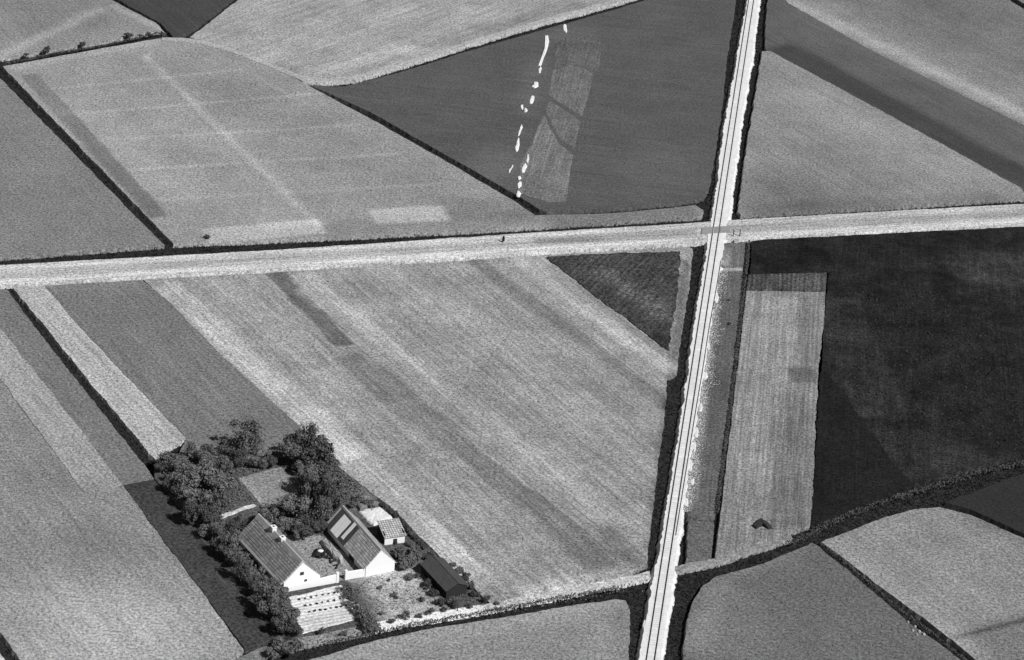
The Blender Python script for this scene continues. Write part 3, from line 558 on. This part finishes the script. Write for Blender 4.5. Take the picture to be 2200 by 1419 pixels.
# undergrowth on the farm plot
def undergrowth(polys, per, mat, hmax, label, smin=.12, smax=.3):
    mb = MB(); g = np.random.default_rng(11)
    for poly in polys:
        q = np.array([(at(x, y).x, at(x, y).y) for x, y in poly]); lo, hi = q.min(0), q.max(0)
        n_ = int((hi - lo).prod() * per); X = g.uniform(lo, hi, (n_, 2)); X = X[inside(q, X)]
        for x, y in X:
            k = .5 + 1.3 * mnoise.noise(Vector((x * .25, y * .25, 5)))
            if k < .12: continue
            c = Vector((x, y, .03 + g.random() * hmax * k)); s_ = g.uniform(smin, smax)
            n2 = Vector(g.normal(size=3)) * .6 + Vector((0, 0, 1)); n2.normalize(); u = n2.orthogonal().normalized(); v = n2.cross(u); a = g.uniform(0, 6.28)
            u, v = u * math.cos(a) + v * math.sin(a), v * math.cos(a) - u * math.sin(a)
            mb.face([c - u * s_, c - v * s_ * .7, c + u * s_, c + v * s_ * .7])
    tag(mb.build('undergrowth', M[mat]), label, kind='stuff')
undergrowth([[(340, 1002), (380, 982), (480, 980), (640, 965), (670, 960), (700, 985), (790, 1062), (740, 1090), (690, 1150), (600, 1140), (560, 1092), (645, 1050), (603, 1003), (512, 1026), (550, 1084), (470, 1110), (520, 1165), (610, 1262), (640, 1340), (620, 1362), (470, 1190), (400, 1105)]], 9, 'leaf_mid', 1.1, 'low leafy undergrowth below the farm trees')
undergrowth([[(850, 1190), (900, 1160), (960, 1215), (1030, 1295), (960, 1305), (920, 1260), (880, 1230)], [(770, 1250), (850, 1232), (905, 1235), (950, 1290), (800, 1330)]], 4.5, 'leaf_light', .45, 'loose weeds and flower plants in the right garden', .08, .22)
undergrowth([[(1780, 640), (1900, 600), (2050, 640), (2180, 720), (2200, 960), (2010, 1030), (1900, 1010), (1860, 900), (1790, 800)]], .8, 'dead_weed', .2, 'scratchy dead weeds lying over the very dark field', .08, .42)
undergrowth([[(640, 1375), (800, 1352), (1050, 1312), (1340, 1262), (1340, 1275), (1050, 1325), (900, 1345), (660, 1400)]], 3, 'leaf_light', .5, 'ragged verge plants below the farm lane', .1, .25)
# ------------------------------------------------------------------ farm buildings
def frame(FL, FR):
    e2 = (FR - FL); wd = e2.length; e2.normalize(); return math.atan2(e2.y, e2.x), wd

def slope(name, mat, parent, xe, ze, xr, zr, y0, y1, th, uv=False, off=0.0):
    """roof slab between eave (xe, ze) and ridge (xr, zr), from y0 to y1, thickness th, lifted off along its normal"""
    d = Vector((xr - xe, 0, zr - ze)).normalized(); nn = Vector((-d.z, 0, d.x))
    if nn.z < 0: nn = -nn
    b0 = nn * off; b1 = nn * (off + th)
    e0, r0 = Vector((xe, 0, ze)), Vector((xr, 0, zr))
    mb = MB(); lo = [e0 + b0, r0 + b0]; hi = [e0 + b1, r0 + b1]
    def Y(v, y): return Vector((v.x, y, v.z))
    mb.hexa([Y(lo[0], y0), Y(lo[1], y0), Y(lo[1], y1), Y(lo[0], y1)], [Y(hi[0], y0), Y(hi[1], y0), Y(hi[1], y1), Y(hi[0], y1)])
    ob = mb.build(name, mat, parent)
    bm = bmesh.new(); bm.from_mesh(ob.data)
    if name == 'roof_slope':
        bmesh.ops.subdivide_edges(bm, edges=bm.edges[:], cuts=9, use_grid_fill=True)
        for v in bm.verts:
            v.co += nn * (.07 * mnoise.noise(Vector((v.co.y * .5, v.co.x * .7, y1))) + .03 * mnoise.noise(v.co * 2.1))
    bmesh.ops.recalc_face_normals(bm, faces=bm.faces); bm.to_mesh(ob.data); bm.free()
    uvl = ob.data.uv_layers.new(name='UVMap')
    for lp in ob.data.loops:
        co = ob.data.vertices[lp.vertex_index].co; uvl.data[lp.index].uv = (co.y, (co - e0).dot(d))
    return ob

def gable_wall(parent, wd, y0, y1, ze, zr, mat, name='gable_wall'):
    mb = MB(); a = [(0, 0), (wd, 0), (wd, ze), (wd / 2, zr), (0, ze)]
    f0 = [Vector((x, y0, z)) for x, z in a]; f1 = [Vector((x, y1, z)) for x, z in a]
    mb.face(f0); mb.face(f1[::-1])
    for i in range(5):
        j = (i + 1) % 5; mb.face([f0[j], f0[i], f1[i], f1[j]])
    return mb.build(name, mat, parent)

def boxpart(name, mat, parent, *b):
    mb = MB(); mb.box(*b); return mb.build(name, mat, parent)

def window(parent, xc, zc, wdt, h, y):
    f = MB()
    for b in ((xc - wdt / 2, xc - wdt / 2 + .08, zc - h / 2, zc + h / 2), (xc + wdt / 2 - .08, xc + wdt / 2, zc - h / 2, zc + h / 2), (xc - wdt / 2 + .08, xc + wdt / 2 - .08, zc - h / 2, zc - h / 2 + .08), (xc - wdt / 2 + .08, xc + wdt / 2 - .08, zc + h / 2 - .08, zc + h / 2), (xc - .03, xc + .03, zc - h / 2 + .08, zc + h / 2 - .08)):
        f.box(b[0], b[1], y - .05, y + .02, b[2], b[3])
    o = f.build('window', M['wood'], parent); boxpart('pane', M['glass'], o, xc - wdt / 2 + .04, xc + wdt / 2 - .04, y - .02, y + .015, zc - h / 2 + .04, zc + h / 2 - .04)

# farmhouse
FL, FR = at(609, 1272), at(687, 1256)
rz, wd = frame(FL, FR); ze, zr = 2.0, 5.75
fh = empty('farmhouse', FL, rz); tag(fh, 'long farmhouse with grey roof, white gable and two white chimneys', 'farmhouse')
inv = Matrix.Rotation(-rz, 4, 'Z')
tp = inv @ (at(556, 1109, zr) - FL); Lh = tp.y; skewh = (tp.x - wd / 2) / Lh; rz0 = rz
print('farmhouse', wd, Lh, math.degrees(rz), skewh)
gable_wall(fh, wd, 0, .35, ze, zr - .05, M['white']); gable_wall(fh, wd, Lh - .35, Lh, ze, zr - .05, M['white'])
boxpart('side_wall', M['white'], fh, 0, .35, .36, Lh - .36, 0, ze); boxpart('side_wall', M['white'], fh, wd - .35, wd, .36, Lh - .36, 0, ze)
ov = .45; sl = (zr - ze) / (wd / 2)
HT = tile_mat('house_tiles', .30, 0)
slope('roof_slope', HT, fh, -ov, ze - ov * sl, wd / 2, zr, .12, Lh + .15, .28); slope('roof_slope', HT, fh, wd + ov, ze - ov * sl, wd / 2, zr, .12, Lh + .15, .28)
mb = MB()
mb.hexa([(wd / 2 - .62, .1, zr - .25), (wd / 2 + .62, .1, zr - .25), (wd / 2 + .62, Lh + .2, zr - .25), (wd / 2 - .62, Lh + .2, zr - .25)], [(wd / 2 - .12, .1, zr + .52), (wd / 2 + .12, .1, zr + .52), (wd / 2 + .12, Lh + .2, zr + .52), (wd / 2 - .12, Lh + .2, zr + .52)])
mb.build('roof_ridge', M['ridge'], fh)
# verge boards and eave edge
slope('eave_band', M['ridge'], fh, -ov - .02, ze - ov * sl - .02, -ov + .28, ze - ov * sl + .28 * sl, .10, Lh + .17, .05, off=.285)
slope('roof_patch', tile_mat('worn_tiles', .25, 0), fh, .35, ze + .35 * sl, 2.5, ze + 2.5 * sl, Lh * .50, Lh * .93, .03, off=.285)
def chimney(parent, x, y, z0, z1, s):
    o = boxpart('chimney', M['white'], parent, x - s, x + s, y - s, y + s, z0, z1)
    boxpart('chimney_cap', M['white'], o, x - s - .08, x + s + .08, y - s - .08, y + s + .08, z1 - .18, z1 + .06)
    boxpart('flue', M['dark_wood'], o, x - s * .5, x + s * .5, y - s * .5, y + s * .5, z1 + .065, z1 + .10)
for x_, y_ in ((586, 1139), (602, 1160)):
    yl = (inv @ (at(x_, y_, zr + .4) - FL)).y; chimney(fh, wd / 2, yl, zr - .8, zr + 1.15 - (.25 if x_ > 590 else 0), .42)
window(fh, wd / 2 - .1, 3.35, .8, .7, 0); window(fh, wd * .60, 1.55, .6, .6, 0)

def skew(root, k):
    """the long walls do not stand quite square to the gables"""
    for c in root.children_recursive:
        for v in c.data.vertices: v.co.x += k * v.co.y
skew(fh, skewh)
# courtyard walls in line with the gables
def yard_wall(p0, p1, h0, h1, label):
    a, b = at(*p0), at(*p1); r, L = frame(a, b); o = empty('yard_wall', a, r); tag(o, label, 'wall')
    mb = MB(); mb.hexa([(0, -.16, -.05), (L, -.16, -.05), (L, .16, -.05), (0, .16, -.05)], [(0, -.16, h0), (L, -.16, h1), (L, .16, h1), (0, .16, h0)]); mb.build('wall', M['white'], o)
    mb = MB(); mb.hexa([(-.03, -.22, h0 + .003), (L + .03, -.22, h1 + .003), (L + .03, .22, h1 + .003), (-.03, .22, h0 + .003)], [(-.03, -.12, h0 + .13), (L + .03, -.12, h1 + .13), (L + .03, .12, h1 + .13), (-.03, .12, h0 + .13)]); mb.build('coping', M['white'], o)
    return o, L
o, L = yard_wall((618, 1271), (721, 1252), 1.0, 1.75, 'whitewashed yard wall in line with the farmhouse gable'); boxpart('end_pier', M['white'], o, L + .04, L + .55, -.26, .26, -.05, 2.25)
o, L = yard_wall((746, 1245), (822, 1231), 1.6, 1.5, 'whitewashed yard wall joined to the barn gable'); boxpart('end_pier', M['white'], o, -.55, -.04, -.26, .26, -.05, 2.1)

# barn
FL, FR = at(785, 1240), at(847, 1227); rz, wd = frame(FL, FR); ze, zr = 2.05, 5.3
bn = empty('barn', FL, rz); tag(bn, 'barn with bright white gable and tiled roof patched by pale sheets', 'barn'); inv = Matrix.Rotation(-rz, 4, 'Z')
tp = inv @ (at(737, 1089, zr) - FL); Lb = tp.y; skewb = (tp.x - wd / 2) / Lb; print('barn', wd, Lb, skewb)
gable_wall(bn, wd, 0, .35, ze, zr - .02, M['white']); gable_wall(bn, wd, Lb - .35, Lb, ze, zr - .05, M['white'])
boxpart('side_wall', M['white'], bn, 0, .35, .36, Lb - .36, 0, ze); boxpart('side_wall', M['white'], bn, wd - .35, wd, .36, Lb - .36, 0, ze)
sl = (zr - ze) / (wd / 2); ov = .4
ys = Lb * .53
slope('roof_slope', M['tile'], bn, -ov, ze - ov * sl, wd / 2, zr, .10, ys, .12)
slope('roof_slope', M['thatch_dark'], bn, -ov, ze - ov * sl, wd / 2, zr, ys + .01, Lb + .15, .12)
slope('roof_slope', M['tile'], bn, wd + ov, ze - ov * sl, wd / 2, zr, .10, Lb + .15, .12)
mb = MB(); mb.hexa([(wd / 2 - .3, .08, zr - .12), (wd / 2 + .3, .08, zr - .12), (wd / 2 + .3, Lb + .2, zr - .12), (wd / 2 - .3, Lb + .2, zr - .12)], [(wd / 2 - .1, .08, zr + .27), (wd / 2 + .1, .08, zr + .27), (wd / 2 + .1, Lb + .2, zr + .27), (wd / 2 - .1, Lb + .2, zr + .27)]); mb.build('roof_ridge', M['ridge'], bn)
x0, x1 = -ov + .05, wd / 2 - .35
def zz(x): return ze + x * sl
for i in range(4):
    y0 = Lb * .705 + i * Lb * .045
    slope('roof_sheet', M['sheet'], bn, x0, zz(x0), x1 - .15, zz(x1 - .15), y0, y0 + Lb * .042, .05, off=.125 + (i % 2) * .012)
slope('roof_sheet', M['sheet'], bn, x0 + .5, zz(x0 + .5), x1 + .15, zz(x1 + .15), Lb * .605, Lb * .605 + Lb * .055, .05, off=.125)
slope('verge_board', M['ridge'], bn, -ov, ze - ov * sl, wd / 2 - .35, zr - .35 * sl, Lb - .25, Lb + .2, .06, off=.125)
mb = MB(); mb.box(-.04, .10, Lb * .3, Lb * .3 + 2.2, .05, 1.95); mb.build('barn_door', M['dark_wood'], bn)

skew(bn, skewb)
# small tiled shed with white front wall
FL, FR = at(826, 1172), at(869, 1166); rz, wd = frame(FL, FR)
sh = empty('shed', FL, rz); tag(sh, 'small tiled shed with ragged white front behind the barn', 'shed'); inv = Matrix.Rotation(-rz, 4, 'Z')
Ls = 4.4; print('shed', wd)
boxpart('front_wall', M['white'], sh, 0, wd, 0, .25, 0, 1.75); boxpart('side_wall', M['dark_wood'], sh, 0, .2, .26, Ls, 0, 2.3); boxpart('side_wall', M['dark_wood'], sh, wd - .2, wd, .26, Ls, 0, 2.3); boxpart('back_wall', M['dark_wood'], sh, .21, wd - .21, Ls - .2, Ls, 0, 2.55)
mb = MB(); mb.hexa([(-.2, -.3, 1.78), (wd + .2, -.3, 1.78), (wd + .2, Ls + .2, 2.75), (-.2, Ls + .2, 2.75)], [(-.2, -.3, 1.9), (wd + .2, -.3, 1.9), (wd + .2, Ls + .2, 2.87), (-.2, Ls + .2, 2.87)])
ro = mb.build('roof', tile_mat('shed_tiles', .42, 0), sh); uvl = ro.data.uv_layers.new(name='UVMap')
for lp in ro.data.loops:
    co = ro.data.vertices[lp.vertex_index].co; uvl.data[lp.index].uv = (co.x, co.y)
boxpart('door', M['dark_wood'], sh, wd * .42, wd * .62, -.03, .1, .02, 1.2)

# black shed
FL, FR = at(958, 1288), at(1004, 1280); rz, wd = frame(FL, FR)
rz = rz0 + .06
bs = empty('black_shed', FL, rz); tag(bs, 'long low black shed with dark thatch by the right hedge', 'shed'); inv = Matrix.Rotation(-rz, 4, 'Z')
ze, zr = 2.1, 3.2; Lk = (inv @ (at(932, 1201, 2.6) - FL)).y; print('black shed', wd, Lk)
boxpart('side_wall', M['dark_wood'], bs, 0, .2, .2, Lk - .2, 0, ze); boxpart('side_wall', M['dark_wood'], bs, wd - .2, wd, .2, Lk - .2, 0, ze)
gable_wall(bs, wd, 0, .2, ze, zr - .03, M['dark_wood']); gable_wall(bs, wd, Lk - .2, Lk, ze, zr - .03, M['dark_wood'])
sl = (zr - ze) / (wd / 2); ov = .3
slope('roof_slope', M['thatch_dark'], bs, -ov, ze - ov * sl, wd / 2, zr, -.2, Lk + .2, .18); slope('roof_slope', M['thatch_dark'], bs, wd + ov, ze - ov * sl, wd / 2, zr, -.2, Lk + .2, .18)
for i in range(int(Lk / .6)):
    boxpart('board', M['dark_wood'], bs, -.03, -.005, .22 + i * .6, .22 + i * .6 + .5, .05, ze - .1)

# ------------------------------------------------------------------ small things
def mound(name, pts, h, mat, label, cat, group=None, z0=0.0, rough=.3, rings=4):
    """heap with an outline given on the ground, rising to h"""
    q = [at(x, y, z0) for x, y in pts]; c = sum(q, Vector()) / len(q); out = []
    for i in range(len(q)):
        a, b = q[i], q[(i + 1) % len(q)]; k = max(2, int((b - a).length / .5)); out += [a.lerp(b, j / k) for j in range(k)]
    mb = MB(); n = len(out); prof = [(1, 0), (.93, .6), (.8, .85), (.5, .95), (.15, 1.0)]
    for s, z in prof:
        for p in out:
            v = (p - c) * s; nz = mnoise.noise(Vector((p.x * 1.1, p.y * 1.1, s * 3))) * rough
            mb.v.append((v.x * (1 + nz * .25), v.y * (1 + nz * .25), -.03 if s == 1 else h * max(.05, z * (1 + nz))))
    for r in range(len(prof) - 1):
        for i in range(n):
            j = (i + 1) % n; mb.f.append((r * n + i, r * n + j, (r + 1) * n + j, (r + 1) * n + i))
    mb.f.append(tuple((len(prof) - 1) * n + i for i in range(n)))
    o = mb.build(name, mat, None, (c.x, c.y, z0)); tag(o, label, cat, group)
    bm = bmesh.new(); bm.from_mesh(o.data); bmesh.ops.recalc_face_normals(bm, faces=bm.faces); bm.to_mesh(o.data); bm.free()
    return o
mound('straw_heap', [(770, 1101), (792, 1094), (815, 1091), (832, 1103), (845, 1116), (822, 1124), (803, 1131), (786, 1120)], .55, M['straw'], 'flat bright straw heap beside the barn', 'straw heap')
mound('brushwood_pile', [(768, 1092), (800, 1078), (818, 1086), (796, 1092), (772, 1100)], 1.0, M['brush'], 'grey brushwood pile above the straw heap', 'brushwood')
mound('dung_heap', [(688, 1168), (697, 1163), (715, 1182), (738, 1206), (732, 1214), (716, 1204), (700, 1186)], 1.3, M['pale_heap'], 'long pale heap lying in the courtyard', 'heap')
mound('peat_heap', [(1616, 1132), (1626, 1121), (1634, 1117), (1647, 1124), (1660, 1136), (1650, 1138), (1638, 1130), (1624, 1138)], .7, M['dung'], 'small black bent heap at the foot of the pale strip', 'heap')

tpil = empty('timber_pile', at(702, 1200, .06), 0); tag(tpil, 'dark tangle of logs beside the pale heap in the courtyard', 'timber')
for i in range(12):
    t = i / 11; a = at(686 + 38 * t + rnd.uniform(-4, 4), 1182 + 32 * t + rnd.uniform(-4, 4), .06 + rnd.uniform(.1, .55)) - tpil.location; q = rz0 + rnd.uniform(-1.2, 1.4); L = rnd.uniform(1.0, 2.2)
    mb = MB(); d = Vector((math.cos(q), math.sin(q), rnd.uniform(-.15, .15))) * L / 2; mb.tube(a - d, a + d, .17, .13, 7); mb.build('log', M['dark_wood'], tpil)

def ell(cx, cy, rx, ry, ang, n=10):
    r = []
    for i in range(n):
        q = 2 * math.pi * i / n; x, y = rx * math.cos(q), ry * math.sin(q)
        r.append((cx + x * math.cos(ang) - y * math.sin(ang), cy + x * math.sin(ang) + y * math.cos(ang)))
    return r
def lime(pts, i, extra):
    pts = [(x + rnd.uniform(-1.3, 1.3), y + rnd.uniform(-2, 2)) for x, y in pts]
    mound('lime_heap', pts, .25, M['stone'], extra, 'lime heap', 'white lime heaps in the dark meadow')
lime(ell(1214, 62, 5, 9, -.3), 0, 'oval white heap alone at the top of the dark meadow')
lime([(1172, 76), (1177, 74), (1180, 88), (1176, 108), (1168, 128), (1163, 143), (1157, 142), (1164, 118), (1172, 98)], 1, 'long curved white streak at the top of the white line')
for i, (x, y, rx, ry, a) in enumerate([(1160, 151, 3, 7, .4), (1151, 183, 5, 8, .4), (1145, 187, 3, 3, 0), (1143, 214, 5, 10, .4), (1122, 231, 3, 5, 0), (1130, 238, 4, 5, 0), (1118, 281, 3, 13, .35), (1112, 312, 4, 15, .2), (1134, 342, 3, 12, .15), (1126, 363, 5, 11, .5), (1116, 383, 4, 5, 0), (1116, 398, 4, 8, .3), (1114, 418, 5, 6, 0), (1098, 364, 2, 9, .6)]):
    lime(ell(x, y, rx, ry, a), i, '%s white heap down the broken white line below the long streak' % ORD[i])
for i, (x, y, r) in enumerate([(1966, 1347, 4.5), (1961, 1356, 4), (1975, 1358, 5), (1985, 1364, 5), (1951, 1338, 3.5), (1970, 1365, 3)]):
    mound('pale_stone', ell(x, y, r * .7, r * .45, .3), .3, M['pale_heap'], '%s white stone of the small pile by the bottom right hedge' % ORD[i], 'stone', 'white stones by the hedge')

# gateposts beside the crossing
for x, lb in ((1575, 'left slim dark gatepost beside the level crossing'), (1589, 'right slim dark gatepost beside the level crossing')):
    p = at(x, 508); o = empty('gatepost', p); tag(o, lb, 'gatepost', 'gateposts at the crossing')
    mb = MB(); mb.tube((0, 0, -.7), (0, 0, 1.7), .13, .11, 8); q = mb.build('post', M['dark_wood'], o); mb = MB(); mb.tube((0, 0, 1.7), (0, 0, 1.82), .15, .05, 8); mb.build('post_cap', M['dark_wood'], o)

# vegetables in rows
mb = MB(); g = random.Random(4)
for i in range(26):
    q = g.uniform(0, 6.28); el = g.uniform(.15, 1.2); L = g.uniform(.28, .45); d = Vector((math.cos(q) * math.cos(el), math.sin(q) * math.cos(el), math.sin(el))); sd = Vector((-math.sin(q), math.cos(q), 0)) * .13
    mb.face([Vector((0, 0, .02)), d * L * .55 + sd, d * L, d * L * .55 - sd])
vm = mb.mesh('vegetable_plant'); vm.materials.append(M['veg'])
for r, (a, b, k) in enumerate((((642, 1289), (719, 1274), 7), ((655, 1303), (731, 1288), 7), ((665, 1316), (745, 1302), 8))):
    for i in range(k):
        t = i / (k - 1); p = at(a[0] + (b[0] - a[0]) * t + rnd.uniform(-1, 1), a[1] + (b[1] - a[1]) * t + rnd.uniform(-.7, .7), .09)
        o = link('vegetable_plant', vm, None, None, p); s = rnd.uniform(.75, 1.1); o.scale = (s, s, s); o.rotation_euler = (0, 0, rnd.uniform(0, 6))
        tag(o, '%s plant from the left in the %s row of the bright vegetable bed' % (ORD[i], ('upper', 'middle', 'lower')[r]), 'vegetable', 'plants of the %s vegetable row' % ('upper', 'middle', 'lower')[r])

# handcart in the courtyard
p = at(688, 1195, .06); ct = empty('handcart', p, rz0 + .9); tag(ct, 'dark two-wheeled handcart standing in the courtyard', 'cart')
boxpart('bed', M['dark_wood'], ct, -1.3, 1.3, -.65, .65, .75, .88)
for s in (-1, 1):
    boxpart('side_board', M['dark_wood'], ct, -1.3, 1.3, s * .65 - .04, s * .65 + .04, .885, 1.25)
    wv = Vector((0, s * .82, .6)); mb = MB()
    for i in range(14):
        q0, q1 = 2 * math.pi * i / 14, 2 * math.pi * (i + 1) / 14
        mb.tube(wv + Vector((math.cos(q0), 0, math.sin(q0))) * .56, wv + Vector((math.cos(q1), 0, math.sin(q1))) * .56, .05, .05, 6)
    wl = mb.build('wheel', M['dark_wood'], ct)
    for i in range(7):
        q = 2 * math.pi * i / 7; mb = MB(); mb.tube(wv, wv + Vector((math.cos(q), 0, math.sin(q))) * .54, .03, .03, 5); mb.build('spoke', M['dark_wood'], wl)
    mb = MB(); mb.tube((1.3, s * .5, .8), (2.9, s * .35, .25), .05, .04, 6); mb.build('shaft', M['dark_wood'], ct)
mb = MB(); mb.tube((0, -.9, .6), (0, .9, .6), .05, .05, 6); mb.build('axle', M['dark_wood'], ct)
sk = bmesh.new(); bmesh.ops.create_uvsphere(sk, u_segments=12, v_segments=8, radius=1)
for v in sk.verts:
    v.co = Vector((v.co.x * .62, v.co.y * .38, max(v.co.z, -.6) * .34)) * (1 + .15 * mnoise.noise(v.co * 2))
me = bpy.data.meshes.new('sack'); sk.to_mesh(me); sk.free()
pc = Matrix.Translation(p) @ Matrix.Rotation(rz0 + .9, 4, 'Z') @ Vector((.1, 0, 1.09))
tag(link('sack', me, M['sack'], None, pc), 'white sack lying on the handcart', 'sack')

# whitewashed well behind the courtyard
p = at(628, 1138, 0); wl = empty('well', p, .4); tag(wl, 'small white well ring with arched bar by the dark trees', 'well')
mb = MB()
for i in range(14):
    q0, q1 = 2 * math.pi * i / 14, 2 * math.pi * (i + 1) / 14
    def c_(q, r, z): return (r * math.cos(q), r * math.sin(q), z)
    mb.hexa([c_(q0, .5, 0), c_(q0, .75, 0), c_(q1, .75, 0), c_(q1, .5, 0)], [c_(q0, .5, .9), c_(q0, .75, .9), c_(q1, .75, .9), c_(q1, .5, .9)])
mb.build('ring', M['white'], wl)
mb = MB(); prev = None
for i in range(9):
    q = math.pi * i / 8; v = Vector((.65 * math.cos(q), 0, .88 + .9 * math.sin(q)))
    if prev is not None: mb.tube(prev, v, .04, .04, 6)
    prev = v
mb.build('arched_bar', M['wood'], wl)

# ------------------------------------------------------------------ person on the road
p = at(1081, 521, .06)
ps = empty('person', p, math.radians(200)); tag(ps, 'person in a long dark coat and hat walking along the pale road', 'person', None)
J = {'pel': (0, 0, .95, .17), 'waist': (0, 0, 1.12, .15), 'chest': (.0, .02, 1.36, .18), 'neck': (0, .03, 1.50, .065), 'head': (0, .05, 1.62, .105), 'crown': (0, .05, 1.72, .085),
     'kl': (.10, .16, .50, .085), 'al': (.10, .22, .08, .055), 'tl': (.10, .38, .04, .045), 'kr': (-.10, -.02, .50, .085), 'ar': (-.10, -.28, .12, .055), 'tr': (-.10, -.16, .03, .045), 'hl': (.10, .02, .90, .12), 'hr': (-.10, 0, .90, .12),
     'sl': (.19, .02, 1.42, .08), 'el': (.25, -.10, 1.16, .055), 'wl': (.24, .04, .94, .04), 'fl': (.24, .08, .85, .04), 'sr': (-.19, .02, 1.42, .08), 'er': (-.25, .10, 1.15, .055), 'wr': (-.24, .24, .96, .04), 'fr': (-.24, .28, .88, .04)}
ED = ['pel waist', 'waist chest', 'chest neck', 'neck head', 'head crown', 'pel hl', 'hl kl', 'kl al', 'al tl', 'pel hr', 'hr kr', 'kr ar', 'ar tr', 'chest sl', 'sl el', 'el wl', 'wl fl', 'chest sr', 'sr er', 'er wr', 'wr fr']
ks = list(J); me = bpy.data.meshes.new('body'); me.from_pydata([J[k][:3] for k in ks], [tuple(ks.index(q) for q in e.split()) for e in ED], []); me.materials.append(M['cloth_dark'])
bo = link('body', me, None, ps); sm = bo.modifiers.new('skin', 'SKIN')
for i, k in enumerate(ks):
    sv = me.skin_vertices[0].data[i] if me.skin_vertices else None
    if sv: sv.radius = (J[k][3], J[k][3]); sv.use_root = (k == 'pel')
if not me.skin_vertices:
    bpy.context.view_layer.objects.active = bo
ss = bo.modifiers.new('sub', 'SUBSURF'); ss.levels = ss.render_levels = 1
mb = MB(); mb.tube((0, .0, .48), (0, .01, 1.12), .36, .20, 12, False); mb.tube((0, .01, 1.12), (0, .02, 1.44), .20, .22, 12, False); mb.build('coat', M['cloth_dark'], ps)
mb = MB(); mb.tube((0, .05, 1.70), (0, .05, 1.725), .19, .19, 12); mb.tube((0, .05, 1.725), (0, .05, 1.83), .12, .10, 12); mb.build('hat', M['cloth_dark'], ps)
